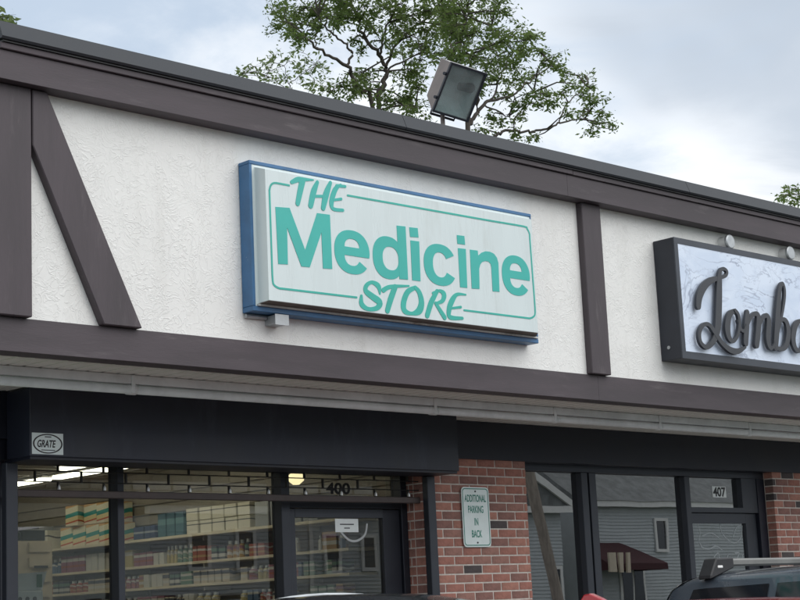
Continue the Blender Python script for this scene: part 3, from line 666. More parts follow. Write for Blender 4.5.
letters = [
 [[(64,256,24),(70,205,28),(95,155,26),(130,126,20),(165,116,13),(200,104,11),(206,82,11),(188,69,11),(172,84,14),(168,140,26),(165,250,31),(160,360,29),(142,425,20),(107,461,15),(76,440,14),(68,392,15),(86,352,13),(116,350,13),(150,395,18),(182,442,17),(222,475,20),(260,482,18),(297,462,8)]],
 [[(248,278,12),(220,300,22),(209,360,28),(217,412,22),(238,432,12),(260,400,12),(268,345,13),(262,300,13),(246,278,12)], [(262,330,10),(276,372,11),(292,380,10),(303,350,10)]],
 [[(309,288,20),(304,360,26),(299,440,24)], [(304,370,10),(326,312,12),(350,294,16),(364,318,24),(359,400,26),(353,450,24)], [(360,378,10),(382,322,12),(402,303,16),(415,330,24),(410,410,24),(416,455,18),(430,466,11),(446,440,9)]],
 [[(440,456,9),(466,372,11),(490,250,12),(495,180,12),(484,143,12),(470,172,18),(462,260,25),(455,370,27),(448,462,24)], [(456,372,10),(480,325,12),(503,335,20),(513,385,24),(504,445,22),(482,471,15),(450,464,12)]],
 [[(600,352,9),(576,330,12),(550,352,22),(537,415,26),(548,466,20),(570,480,12),(592,445,10),(604,380,10)], [(610,335,20),(604,420,26),(608,470,20),(626,478,11),(642,440,9)]]]
for L in letters:
    mb = MB()
    for i, s_ in enumerate(L): stroke(mb, [(*ml(x, y), w_/5/137.*1.68) for x, y, w_ in s_], LP, 0, .02+.0006*i, n=7)
    mb.build('letter', M['letter'], MS)
for i, (x, y) in enumerate(((731.8, 242.3), (792, 253.6))):
    p = at(x, y, 7.62); o = empty('round_fixture', (p.x, YS, p.z), ('round grey metal cap on white stucco above the script letter m', 'round grey metal cap on white stucco nearer the right edge of the picture')[i], 'wall fixture', 'round caps above the marble sign')
    p = p - Vector((.03, 0, 0))
    MB().tube([(p.x, 7.70, p.z), (p.x, 7.63, p.z)], .052, 24).build('stem', M['white'], o); MB().tube([(p.x, 7.63, p.z), (p.x, 7.612, p.z), (p.x, 7.606, p.z)], [.058, .058, .050], 24).build('cap', M['galv'], o)

# ------------------------------------------------------------------ parking sign on the brick pillar
PS = empty('parking_sign', (9.3, 9, 2.03), 'white metal sign with green letters reading ADDITIONAL PARKING IN BACK on brick pillar', 'sign')
ysg = 8.985; pc = at(476, 517, ysg); pw, ph = .152, .228
def rrect(w_, h_, r_, n=6):
    out = []
    for cx2, cy2, a0 in ((w_-r_, h_-r_, 0), (-w_+r_, h_-r_, 90), (-w_+r_, -h_+r_, 180), (w_-r_, -h_+r_, 270)):
        out += [(cx2+r_*math.cos(R(a0+90*i/n)), cy2+r_*math.sin(R(a0+90*i/n))) for i in range(n+1)]
    return out
fill('plate', [rrect(pw, ph, .035)], M['signwhite'], PS, put(pc.x, pc.z, ysg), .003)
fill('border', [rrect(pw-.010, ph-.010, .028), rrect(pw-.017, ph-.017, .022)[::-1]], M['signgreen'], PS, put(pc.x, pc.z, ysg-.0031), .0008)
for wd, z, wid in (('ADDITIONAL', .142, .236), ('PARKING', .058, .168), ('IN', -.036, .042), ('BACK', -.128, .112)):
    text('lettering', wd, M['signgreen'], PS, put(pc.x-.002, pc.z+z, ysg-.0031), .056, wid, .0008, bold=.02)
for z in (.195, -.195): MB().tube([(pc.x, ysg-.002, pc.z+z), (pc.x, ysg-.0075, pc.z+z)], .007, 10).build('bolt', M['letter'], PS)

# ------------------------------------------------------------------ floodlight on the roof
FD = 11.75
fc = EYE + (FW*FPX + RT*(459.8-400) + UP*(300-92.6))*(FD/FPX)          # centre of the lens
ax = (RT*.83 - UP*.19 + FW*.52).normalized()                          # along the lens width
dn = (-RT*.36 - UP*.90 + FW*.245); dn = (dn - ax*dn.dot(ax)).normalized()
bk = dn.cross(ax)*-1
if bk.dot(FW) < 0: bk = -bk
FL = empty('floodlight', (fc.x, 7.8, 4.76), 'square weathered floodlight tilted on the roof edge', 'floodlight')
hw, hh, dp = .150, .180, .17
def fp(a, b, c_): return fc + ax*a + dn*b + bk*c_
vs_ = [fp(-hw, -hh, .012), fp(hw, -hh, .012), fp(hw, hh, .012), fp(-hw, hh, .012), fp(-hw*.93, -hh*.93, dp), fp(hw*.93, -hh*.93, dp), fp(hw*.93, hh*.62, dp), fp(-hw*.93, hh*.62, dp)]
MB().add(vs_, [(4,7,6,5),(1,2,6,5),(2,3,7,6),(3,0,4,7)]).build('housing', M['lampbody'], FL)
MB().add(vs_[:2]+vs_[4:6]+[v+dn*.004 for v in vs_[:2]+vs_[4:6]], [(0,1,3,2),(4,6,7,5),(0,4,5,1),(1,5,7,3),(3,7,6,2),(2,6,4,0)]).build('top_plate', M['lamptop'], FL)
ff = MB(); t_ = .011
for a0, a1, b0, b1_ in ((-hw-.004, hw+.004, -hh-.004, -hh+t_), (-hw-.004, hw+.004, hh-t_, hh+.004), (-hw-.004, -hw+t_, -hh+t_, hh-t_), (hw-t_, hw+.004, -hh+t_, hh-t_)):
    ff.add([fp(a0, b0, -.004), fp(a1, b0, -.004), fp(a1, b1_, -.004), fp(a0, b1_, -.004), fp(a0, b0, .014), fp(a1, b0, .014), fp(a1, b1_, .014), fp(a0, b1_, .014)], [(0,3,2,1),(4,5,6,7),(0,1,5,4),(1,2,6,5),(2,3,7,6),(3,0,4,7)])
ff.build('lens_frame', M['signblk'], FL)
MB().add([fp(-hw+t_, -hh+t_, .004), fp(hw-t_, -hh+t_, .004), fp(hw-t_, hh-t_, .004), fp(-hw+t_, hh-t_, .004), fp(-hw+t_, -hh+t_, .007), fp(hw-t_, -hh+t_, .007), fp(hw-t_, hh-t_, .007), fp(-hw+t_, hh-t_, .007)], [(0,1,2,3),(4,7,6,5),(0,4,5,1),(1,5,6,2),(2,6,7,3),(3,7,4,0)]).build('lens', M['lens'], FL)
MB().add([fp(-hw+t_, -hh+t_, .02), fp(hw-t_, -hh+t_, .02), fp(hw-t_, hh-t_, .02), fp(-hw+t_, hh-t_, .02), fp(-hw*.45, -hh*.5, dp-.03), fp(hw*.6, -hh*.5, dp-.03), fp(hw*.6, hh*.4, dp-.03), fp(-hw*.45, hh*.4, dp-.03)], [(0,1,5,4),(1,2,6,5),(2,3,7,6),(3,0,4,7),(4,5,6,7)]).build('reflector', M['lampin'], FL)
MB().tube([fp(hw*.15, -.03, .075), fp(hw*.9, -.045, .075)], [.03, .036], 12).build('bulb', M['letter'], FL)
for b_ in (-hh*.52, hh*.45): MB().tube([fp(-hw-.004, b_, .014), fp(-hw-.022, b_, .008)], .012, 8).build('clip', M['signblk'], FL)
bp = fp(-.02, hh, .09); base = Vector((bp.x, max(bp.y, 7.75), 4.77))
MB().tube([bp, base], .016, 8).build('stem', M['lampbody'], FL); MB().tube([base, base+Vector((0, 0, .035))], .045, 12).build('base', M['lampbody'], FL)
q0, q1 = fp(-.10, hh*.8, .10), fp(.10, hh*.8, .10)
MB().tube([q0, q0+dn*.07, q1+dn*.07, q1], .010, 8).build('yoke', M['signblk'], FL)

# ------------------------------------------------------------------ things in the shop
WS = empty('wall_shelves', (9.0, 12, .13), 'long cream wall shelves along the slatted side wall inside the shop', 'shelves')
SZ = (2.305, 2.075, 1.885, 1.69, 1.45)
for i, z in enumerate(SZ):
    box('shelf', M['shelf'], WS, 8.75 if i == 0 else 8.80, 9.094, 9.75, 15.6, z-.022, z)
    for y in (10.4, 11.6, 12.8, 14.0, 15.2): box('bracket', M['grid'], WS, 8.82, 9.094, y, y+.012, z-.06, z-.023)
rb = random.Random(5)
YEL = stripe_mat('yellow_teal_carton', [(0, (.75, .68, .5)), (.10, (.60, .10, .06)), (.17, (.80, .68, .38)), (.38, (.04, .33, .30)), (.58, (.80, .76, .55)), (.86, (.72, .42, .16))], tilt=.12)
CRM = stripe_mat('cream_carton', [(0, (.72, .68, .55)), (.62, (.10, .10, .09)), (.70, (.72, .68, .55))])
TEAL = stripe_mat('teal_carton', [(0, (.06, .16, .19)), (.45, (.14, .28, .30)), (.7, (.05, .12, .16))])
NAVY = stripe_mat('navy_carton', [(0, (.03, .06, .14)), (.4, (.35, .38, .40)), (.55, (.03, .06, .14))])
GREYC = stripe_mat('grey_carton', [(0, (.32, .33, .33)), (.5, (.42, .43, .43))])
ctn = {}
def carton(y0, y1, z0, z1, m, label, group, dx=0., depth=.26):
    ctn[label] = ctn.get(label, -1)+1; label += ', %s from the door' % ('first', 'second', 'third', 'fourth', 'fifth')[ctn[label]]
    o = MB().box(8.765+dx, 8.765+dx+depth, y0+.007, y1-.007, z0, z1).build('carton', m, None, .004)
    return tag(o, label, 'box', group)
for k, (y0, z0, n) in enumerate(((12.93, 2.306, 4), (12.98, 2.498, 3))):
    for i in range(n):
        carton(y0+i*.225, y0+i*.225+.22, z0, z0+.188, YEL, ('yellow and teal carton in the lower row', 'yellow and teal carton in the upper row')[k], 'yellow and teal cartons', rb.uniform(0, .06))
for k in range(2):
    for i in range(5):
        carton(10.90+i*.175, 10.90+i*.175+.172, 2.306+k*.108, 2.306+k*.108+.105, CRM, ('cream carton in the lower row on the top shelf', 'cream carton in the upper row')[k], 'cream cartons', rb.uniform(0, .015))
for i in range(3): carton(11.80+i*.13, 11.80+i*.13+.127, 2.306, 2.306+.20+.0*i, TEAL, 'tall dark teal carton beside the cream cartons', 'teal cartons')
for i in range(2): carton(12.22+i*.17, 12.22+i*.17+.165, 2.306, 2.306+.11, NAVY, 'low navy carton between the teal and yellow cartons', 'navy cartons')
for i in range(4): carton(10.05+i*.2, 10.05+i*.2+.19, 2.306, 2.306+.20, GREYC, 'plain grey carton at the window end of the top shelf', 'grey cartons')
for i in range(5): carton(13.95+i*.3, 13.95+i*.3+.28, 2.306, 2.306+rb.choice((.18, .24)), (CRM, GREYC)[i % 2], 'pale carton on the far end of the top shelf', 'far cartons')
palette = [(.34, .10, .075), (.52, .46, .37), (.10, .16, .26), (.42, .27, .13), (.14, .24, .18), (.55, .54, .50), (.28, .12, .17), (.08, .09, .11), (.45, .38, .18)]
CN = ('red', 'cream', 'blue', 'orange', 'green', 'white', 'plum', 'black', 'yellow')
def band(i, c_):
    r_ = random.Random(50+i); o_ = palette[(i*4+3) % 9]; w_ = (.55, .54, .50)
    return stripe_mat('package_print_%d' % i, [(0, c_), (r_.uniform(.12, .25), w_ if i % 2 else o_), (r_.uniform(.3, .45), c_), (r_.uniform(.55, .65), o_ if i % 2 else w_), (r_.uniform(.72, .85), c_)])
PM = [band(i, c_) for i, c_ in enumerate(palette)]
WC = M['whiteplastic']
names = ('second', 'third', 'fourth')
ORD = ['first', 'second', 'third', 'fourth', 'fifth', 'sixth', 'seventh', 'eighth', 'ninth', 'tenth', 'eleventh', 'twelfth', 'thirteenth', 'fourteenth', 'fifteenth', 'sixteenth', 'seventeenth', 'eighteenth']
seen = {}
def nth(kind, ci, si):
    k_ = (kind, ci, si); seen[k_] = seen.get(k_, -1)+1
    return '%s %s on the %s shelf down, %s %s %s from the door end' % (CN[ci], kind, names[si], ORD[seen[k_]], CN[ci], kind)
for si, z in enumerate(SZ[1:4]):
    y = 9.85; hmax = (SZ[si]-.06-z); run = 0; ci = 0
    while y < 14.2:
        if run <= 0: ci = rb.randrange(9); run = rb.randrange(1, 5); wd0 = rb.uniform(.045, .10); h0 = rb.uniform(.10, .22); bot = rb.random() < .4
        run -= 1; wd = wd0*rb.uniform(.95, 1.05); h = min(h0*rb.uniform(.97, 1.03), hmax-.02); m = PM[ci]
        if bot:
            r_ = wd*.42; o = empty('bottle', (8.86, y+wd/2, z), nth('bottle', ci, si), 'bottle', 'bottles on the %s shelf' % names[si])
            MB().tube([(8.86, y+wd/2, z+.0005), (8.86, y+wd/2, z+h*.68), (8.86, y+wd/2, z+h*.8)], [r_, r_, r_*.5], 10).build('body', m, o); MB().tube([(8.86, y+wd/2, z+h*.8), (8.86, y+wd/2, z+h)], r_*.55, 10).build('cap', WC, o)
        else:
            o = MB().box(8.815+rb.uniform(0, .02), 8.95, y, y+wd*.92, z+.0005, z+h).build('package', m, None, .002); tag(o, nth('packet', ci, si), 'packet', 'packets on the %s shelf' % names[si])
        y += wd + (rb.uniform(.1, .3) if rb.random() < .08 else .006)
# cream cabinet with printers on top, pale machine on the counter
p0_, p1_ = at(13, 541, 12.0), at(52, 541, 12.0)
CB = empty('cabinet', (p0_.x, 12, .13), 'tall cream laminate cabinet behind the left window', 'cabinet')
box('carcass', M['cream'], CB, p0_.x-.25, p1_.x, 12.0, 12.6, .13, p0_.z)
for i in range(5): box('drawer_front', M['cream'], CB, p0_.x+.14, p1_.x-.02, 11.98, 11.999, p0_.z-.09-i*.12, p0_.z-.09-i*.12+.075)
box('handle', M['darkplastic'], CB, (p0_.x+p1_.x)/2, (p0_.x+p1_.x)/2+.12, 11.965, 11.98, p0_.z-.22, p0_.z-.20)
for i, (a, b_, h) in enumerate(((13, 25, .075), (26, 49, .10))):
    u0, u1 = at(a, 541, 12.0).x, at(b_, 541, 12.0).x
    o = empty('printer', (u0, 12.05, p0_.z), ('small dark printer on the left end of the cream cabinet', 'wider dark printer on the right end of the cream cabinet')[i], 'printer')
    box('body', M['darkplastic'], o, u0, u1, 12.05, 12.45, p0_.z+.001, p0_.z+h, .01); box('paper_tray', M['alu_grey'], o, u0+.02, u1-.02, 12.12, 12.4, p0_.z+h+.001, p0_.z+h+.02)
q0_, q1_ = at(12, 572, 10.6), at(47, 600, 10.6)
CT = empty('counter', (q0_.x, 10.6, .13), 'beige shop counter below the pale machine', 'counter')
box('carcass', M['slat'], CT, q0_.x-.5, q1_.x+.5, 10.55, 11.2, .13, q1_.z-.09); box('worktop', M['cream'], CT, q0_.x-.52, q1_.x+.52, 10.52, 11.22, q1_.z-.089, q1_.z-.05)
MC = empty('label_machine', (q0_.x, 10.6, q1_.z-.05), 'pale plastic machine with a green display at the lower left window', 'machine')
zc0 = q1_.z-.049
MB().prism([(q0_.x-.05, 10.6, zc0+.12), (q0_.x-.05, 10.6, q0_.z-.02), (q1_.x, 10.6, q0_.z), (q1_.x-.04, 10.6, zc0+.12)], (0, .3, 0)).build('hood', M['whiteplastic'], MC)
box('base', M['whiteplastic'], MC, q0_.x-.05, q1_.x-.04, 10.58, 10.9, zc0, zc0+.118, .01)
M['green_lcd'] = mat('green_panel', (.03, .16, .08), .4); box('display', M['green_lcd'], MC, q1_.x-.085, q1_.x-.045, 10.59, 10.598, q0_.z-.11, q0_.z-.02)
for i in range(3): MB().tube([(q0_.x+.05+i*.06, 10.575, zc0+.06), (q0_.x+.05+i*.06, 10.58, zc0+.06)], .016, 10).build('knob', M['darkplastic'], MC)
# ceiling lights
for i, (x, y0, y1) in enumerate(((8.28, 10.6, 13.05), (8.28, 13.15, 15.2), (7.86, 9.8, 12.3), (6.3, 10.4, 12.8), (6.3, 13.2, 15.6))):
    o = empty('ceiling_light', (x, y0, 2.93), ('fluorescent strip light above the shelves, the nearer of its pair', 'fluorescent strip light above the shelves, the farther of its pair', 'fluorescent strip light beside the shelf lights, partly behind the hood', 'nearer fluorescent strip light over the shop floor', 'farther fluorescent strip light over the shop floor')[i], 'ceiling light', 'fluorescent strip lights')
    box('housing', M['white'], o, x-.07, x+.07, y0, y1, 2.905, 2.923); box('tube', M['tube'], o, x-.05, x+.05, y0+.02, y1-.02, 2.875, 2.904, .01)
p = atX(296, 478, 8.3); o = empty('globe_lamp', p, 'round warm lit lamp seen above the shop door', 'lamp')
MB().tube([p+Vector((0, 0, .05)), p+Vector((0, 0, .02)), p-Vector((0, 0, .02)), p-Vector((0, 0, .05))], [.02, .06, .06, .025], 16).build('globe', M['bulb'], o); MB().tube([p+Vector((0, 0, .05)), Vector((p.x, p.y, 2.922))], .01).build('stem', M['letter'], o)

# ------------------------------------------------------------------ cars
CAR_SIDE = {
 # s along the car (0 = tail), top height, half width at belt, half width at roof edge
 'suv': [(0, .85, .84, .70), (.04, 1.12, .88, .66), (.17, 1.56, .91, .62), (.34, 1.69, .92, .62), (.8, 1.715, .93, .62), (1.6, 1.725, .94, .63), (2.5, 1.705, .94, .62), (2.85, 1.66, .93, .60), (3.2, 1.45, .92, .64), (3.62, 1.13, .91, .76), (4.3, 1.04, .89, .74), (4.6, .93, .84, .66), (4.72, .70, .74, .55)],
 'hatch': [(0, .78, .80, .62), (.05, 1.0, .85, .60), (.30, 1.38, .87, .57), (.55, 1.52, .88, .56), (1.0, 1.575, .89, .57), (1.7, 1.59, .895, .58), (2.3, 1.56, .89, .57), (2.65, 1.48, .885, .57), (3.05, 1.25, .88, .62), (3.4, 1.05, .87, .72), (3.95, .95, .85, .70), (4.2, .84, .80, .6), (4.32, .62, .70, .5)]}
CAR_SIDE['coupe'] = [(0, .78, .80, .62), (.05, .98, .85, .60), (.30, 1.20, .87, .57), (.60, 1.34, .88, .56), (1.1, 1.45, .89, .57), (1.6, 1.53, .895, .58), (2.0, 1.588, .89, .57), (2.35, 1.625, .885, .57), (2.62, 1.585, .885, .57), (3.0, 1.33, .88, .62), (3.4, 1.06, .87, .72), (3.95, .95, .85, .70), (4.2, .84, .80, .6), (4.32, .62, .70, .5)]
def car(name, loc, flip, style, zscale, paint, label, extras):
    """car built along its own +y (nose) then turned if flip; body lofted, windows lie on the loft"""
    rows_ = catmull(CAR_SIDE[style], 8); n = len(rows_); Ls = CAR_SIDE[style][-1][0]
    root = empty(name, loc, label, 'car')
    def W_(p): x, y, z = p; return Vector((-x, -y, z*zscale)) if flip else Vector((x, y, z*zscale))
    belt = .98 if style == 'suv' else .94
    def ring_pt(row, t):
        s_, zt_, wb, wr = row; z0 = .26; zb = min(belt, zt_-.06)
        if t < .5:
            q = t/.5; return (wb*(1-.07*(1-q)**2-.035*abs(q-.55)), s_, z0+(zb-z0)*q)
        if t < .86:
            q = (t-.5)/.36; ze = max(zb+.01, zt_-.075); wr2 = wr if zt_ > belt+.2 else wb*.93+(wr-wb*.93)*max(0, (zt_-belt))/.2
            return (wb*.965+(wr2-wb*.965)*q**1.15, s_, zb+(ze-zb)*q)
        q = (t-.86)/.14; ze = max(zb+.01, zt_-.075); wr2 = wr if zt_ > belt+.2 else wb*.93+(wr-wb*.93)*max(0, (zt_-belt))/.2
        a = q*math.pi/2; return (wr2*(math.cos(a)**.75 if q < 1 else 0), s_, ze+(zt_-ze)*math.sin(a)**.8)
    T = [i/14*.5 for i in range(14)] + [.5+.36*i/8 for i in range(8)] + [.86+.14*i/8 for i in range(9)]
    def interp(s_):
        for a, b_ in zip(rows_[:-1], rows_[1:]):
            if a[0] <= s_ <= b_[0]:
                k_ = (s_-a[0])/((b_[0]-a[0]) or 1); return tuple(u+(v-u)*k_ for u, v in zip(a, b_))
        return rows_[-1]
    vs, fs = [], []
    for row in rows_:
        half = [ring_pt(row, t) for t in T]; full = half + [(-x, y, z) for x, y, z in reversed(half[:-1])]; vs += [W_(p)+Vector(loc) for p in full]
    m_ = len(T)*2-1
    for i in range(n-1):
        for j in range(m_-1): fs.append((i*m_+j, i*m_+j+1, (i+1)*m_+j+1, (i+1)*m_+j))
    fs.append(tuple(range(m_))); fs.append(tuple((n-1)*m_+j for j in range(m_-1, -1, -1)))
    mb = MB(); mb.add(vs, fs); body = mb.build('body', paint, root, smoothed=True)
    bmh = bmesh.new(); bmh.from_mesh(body.data); bmesh.ops.recalc_face_normals(bmh, faces=bmh.faces); bmh.to_mesh(body.data); bmh.free()
    def patch(nm, m, s0, s1, t0, t1, side, off=.006, ns=14, nt_=6, slant0=0., slant1=0.):
        pm = MB(); g_ = []
        for i in range(ns+1):
            for j in range(nt_+1):
                q = j/nt_; sa = s0+slant0*q; sb2 = s1+slant1*q; s_ = sa+(sb2-sa)*i/ns; t = t0+(t1-t0)*q; x, y, z = ring_pt(interp(s_), t)
                g_.append(W_(((x+off)*side, y, z+off*.3))+Vector(loc))
        pm.add(g_, [(i*(nt_+1)+j, i*(nt_+1)+j+1, (i+1)*(nt_+1)+j+1, (i+1)*(nt_+1)+j) for i in range(ns) for j in range(nt_)])
        return pm.build(nm, m, root, smoothed=True)
    GL = M['car_glass']
    for sd_ in (-1, 1):
        if style == 'suv':
            patch('side_window', GL, .26, .98, .53, .842, sd_, slant0=.16); patch('side_window', GL, 1.04, 1.95, .53, .842, sd_); patch('side_window', GL, 2.03, 3.30, .53, .842, sd_, slant1=-.50)
        else:
            patch('side_window', GL, .55, .98, .53, .80, sd_, slant0=.2); patch('side_window', GL, 1.02, 1.78, .53, .81, sd_); patch('side_window', GL, 1.85, 3.05, .53, .81, sd_, slant1=-.50)
    def across(nm, m, s0, s1, x0f, x1f, off, ns=8, nx=12):
        pm = MB(); g_ = []
        for i in range(ns+1):
            s_ = s0+(s1-s0)*i/ns; row = interp(s_)
            for j in range(nx+1):
                t = .875+.125*min(1, 1-abs(2*j/nx-1)); x, y, z = ring_pt(row, t); sg = -1 if j < nx/2 else 1
                g_.append(W_((x*sg, y+(off if s0 > 2 else -off), z+off*.6))+Vector(loc))
        pm.add(g_, [(i*(nx+1)+j, i*(nx+1)+j+1, (i+1)*(nx+1)+j+1, (i+1)*(nx+1)+j) for i in range(ns) for j in range(nx)]); return pm.build(nm, m, root, smoothed=True)
    if style == 'suv': across('windscreen', GL, 2.93, 3.55, 0, 1, .006); across('rear_window', GL, .07, .33, 0, 1, .006)
    else: across('windscreen', GL, 2.72, 3.32, 0, 1, .006); across('rear_window', GL, .10, .42, 0, 1, .006)
    for sx_ in (-1, 1):
        for sy in (.82, Ls-.85):
            wv = empty('wheel'); wv.parent = root; cpt = W_((sx_*.80, sy, .34/zscale)); wv.location = cpt
            P0 = cpt+Vector(loc); e_ = Vector((.11, 0, 0))
            MB().tube([P0-e_, P0-e_*.8, P0+e_*.8, P0+e_], [.31, .335, .335, .31], 28).build('tyre', M['tyre'], wv, smoothed=False)
            MB().tube([P0-e_*1.03, P0+e_*1.03], .21, 24).build('rim', M['galv'], wv)
        hl = W_((sx_*.60, Ls-.17, .80))+Vector(loc); MB().box(hl.x-.14, hl.x+.14, hl.y-.14, hl.y+.14, hl.z-.055, hl.z+.055).build('headlight', M['galv'], root, .03)
        tl = W_((sx_*.70, .03, .90))+Vector(loc); MB().box(tl.x-.09, tl.x+.09, tl.y-.05, tl.y+.05, tl.z-.11, tl.z+.11).build('tail_light', M['tail'], root, .02)
        mr = W_((sx_*1.0, Ls*.66, 1.05))+Vector(loc); MB().box(mr.x-.10, mr.x+.10, mr.y-.05, mr.y+.05, mr.z-.065, mr.z+.065).build('mirror', paint, root, .03)
    extras(root, W_, Vector(loc), lambda s_: interp(s_)[1])
    return root
M['car_glass'] = mat('car_privacy_glass', (.012, .014, .017), .06, 0, 0, spec=.6); M['tyre'] = mat('tyre_rubber', (.02, .02, .02), .9, 0, .1, 20); M['tail'] = mat('tail_lens', (.30, .015, .015), .2)
M['rail'] = mat('grey_rack_bar', (.20, .20, .19), .45, .4, .08, 8)
def suv_x(root, W_, loc, top):
    for s_ in (.52, 1.65):
        zt_ = top(s_); zr = zt_+.042
        MB().box(*sorted(((W_((-.55, 0, 0))+loc).x, (W_((.55, 0, 0))+loc).x)), *sorted(((W_((0, s_-.03, 0))+loc).y, (W_((0, s_+.03, 0))+loc).y)), (W_((0,0,zr-.02))+loc).z, (W_((0,0,zr+.028))+loc).z).build('rack_bar', M['rail'], root, .012)
        for sd_ in (-1, 1):
            pts = [W_((sd_*.655, s_, zt_-.055)), W_((sd_*.65, s_, zt_-.03)), W_((sd_*.58, s_, zr+.030)), W_((sd_*.40, s_, zr+.034)), W_((sd_*.40, s_, zr-.03)), W_((sd_*.52, s_, zt_-.02))]
            a = [p_+loc+Vector((0, -.05, 0)) for p_ in pts]; MB().prism(a, (0, .10, 0)).build('rack_foot', M['ink'], root, .008)
            c_ = W_((sd_*.55, s_, zt_+.02))+loc; MB().box(c_.x-.028, c_.x+.028, c_.y-.053, c_.y+.053, c_.z-.010, c_.z+.010).build('foot_badge', M['white'], root, .005)
def red_x(root, W_, loc, top):
    z = top(.92)-.02; pr = [(.77, z), (.785, z+.055), (.82, z+.095), (.86, z+.098), (.93, z+.070), (1.06, z)]
    a = [W_((-.022, y, z_))+loc for y, z_ in pr]; b_ = W_((.022, 0, 0))-W_((-.022, 0, 0)); MB().prism(a, b_).build('antenna_fin', root.children[0].data.materials[0], root, .008, seg=2)
def none_x(root, W_, loc, top):
    P = [W_((x_, 2.5-.09*(x_/.5)**2, top(2.45)+.004-.05*(x_/.5)**2))+loc for x_ in (-.5, -.4, -.3, -.2, -.1, 0, .1, .2)]
    MB().tube(P, .007, 8).build('roof_glint_strip', M['galv'], root)  # pale strip added to stand for the sky's glint on the roof

car('parked_suv', (9.30, 6.84, 0), True, 'suv', 1.012, car_paint('slate_blue_paint', (.075, .095, .118)), 'dark slate SUV with black footed roof rack bars at the lower right', suv_x)
car('parked_car', (7.0, 6.71, 0), True, 'hatch', .979, car_paint('red_paint', (.42, .012, .022)), 'red car whose roof antenna fin just shows at the bottom edge', red_x)
car('dark_car', (4.7, 2.86, 0), False, 'coupe', 1.010, car_paint('dark_navy_paint', (.016, .018, .024)), 'dark car below the shop door, only the top of its roof showing', none_x)

# ------------------------------------------------------------------ trees
def tree(name, label, group, ybase, limbs, clusters, leafm, nleaf, lsize, csize, seed, ppm, trunk_x=None, jit=1.2, tk_=1.):
    """limbs: pixel polylines with thickness in px placed in depth round ybase; clusters: leaf clump centres"""
    rg = random.Random(seed); root_p = at(limbs[0][0][0], limbs[0][0][1], ybase)
    root = empty(name, (root_p.x, ybase, 0), label, 'tree', group)
    tk = MB(); tips = []
    for li, L in enumerate(limbs):
        pts = []; rad = []; dy = rg.uniform(-.5, .5)*jit if li else 0
        for i, (x, y, w_) in enumerate(L):
            k_ = i/max(1, len(L)-1); pts.append(at(x, y, ybase+dy*k_)); rad.append(max(.008, w_*.42/ppm))
        if li == 0 or (trunk_x and li in trunk_x):
            g0_ = Vector((root_p.x + (pts[0].x-root_p.x)*.35, ybase, -.1)); md = g0_.lerp(pts[0], .6) + Vector((rg.uniform(-.2, .2), 0, 0))
            pts = [g0_, md] + pts; rad = [rad[0]*1.7, rad[0]*1.25] + rad
        cr = catmull([(*p_, r_) for p_, r_ in zip(pts, rad)], 4)
        cr = [(a+rg.gauss(0, .014), b_+rg.gauss(0, .02), c_+rg.gauss(0, .014), d_) for a, b_, c_, d_ in cr]
        tk.tube([c_[:3] for c_ in cr], [c_[3] for c_ in cr], 7); tips += [Vector(c_[:3]) for c_ in cr[(12 if li == 0 else 4):]]
    lf = MB(); tw = MB()
    for (x, y, sz) in clusters:
        c_ = at(x, y, ybase+rg.uniform(-1, 1)*jit); near = min(tips, key=lambda p_: (p_-c_).length)
        mid = near.lerp(c_, .55)+Vector((rg.gauss(0, .08), rg.gauss(0, .08), rg.uniform(0, .12)))
        tw.tube([near, mid, c_], [.02*tk_, .014*tk_, .006*tk_], 4, caps=False)
        R0 = csize*sz
        nt2 = max(4, int(9*sz))
        for t in range(nt2):
            d = Vector((rg.gauss(0, 1), rg.gauss(0, 1), rg.gauss(0, .62))); d = d.normalized()*R0*rg.uniform(.35, 1.15); e = c_+d
            s0_ = mid.lerp(c_, rg.uniform(.2, 1)); tw.tube([s0_, s0_.lerp(e, .5)+Vector((0, 0, .03)), e], [.007*tk_, .005*tk_, .003*tk_], 3, caps=False)
            for q in range(int(nleaf/nt2*sz)):
                f_ = rg.uniform(.25, 1.08); p_ = s0_.lerp(e, f_)+Vector((rg.gauss(0, .055), rg.gauss(0, .055), rg.gauss(0, .045)))
                a = Vector((rg.gauss(0, 1), rg.gauss(0, 1), rg.gauss(-.35, .55))).normalized(); b_ = a.cross(Vector((rg.gauss(0, 1), rg.gauss(0, 1), rg.gauss(0, 1)))).normalized()
                l_ = lsize*rg.uniform(.5, 1.75); w_ = l_*rg.uniform(.30, .46)
                lf.add([p_, p_+a*l_*.5+b_*w_*.5, p_+a*l_, p_+a*l_*.5-b_*w_*.5], [(0, 1, 2, 3)])
    tk.build('trunk', M['bark'], root, smoothed=True); tag(tw.build('twigs', M['bark'], root), kind='stuff'); tag(lf.build('crown', leafm, root), kind='stuff')
    return root
def z4(o, pts): return [(o[0]+p_[0]/4, o[1]+p_[1]/4, *p_[2:]) for p_ in pts]
o1 = (280, 0)
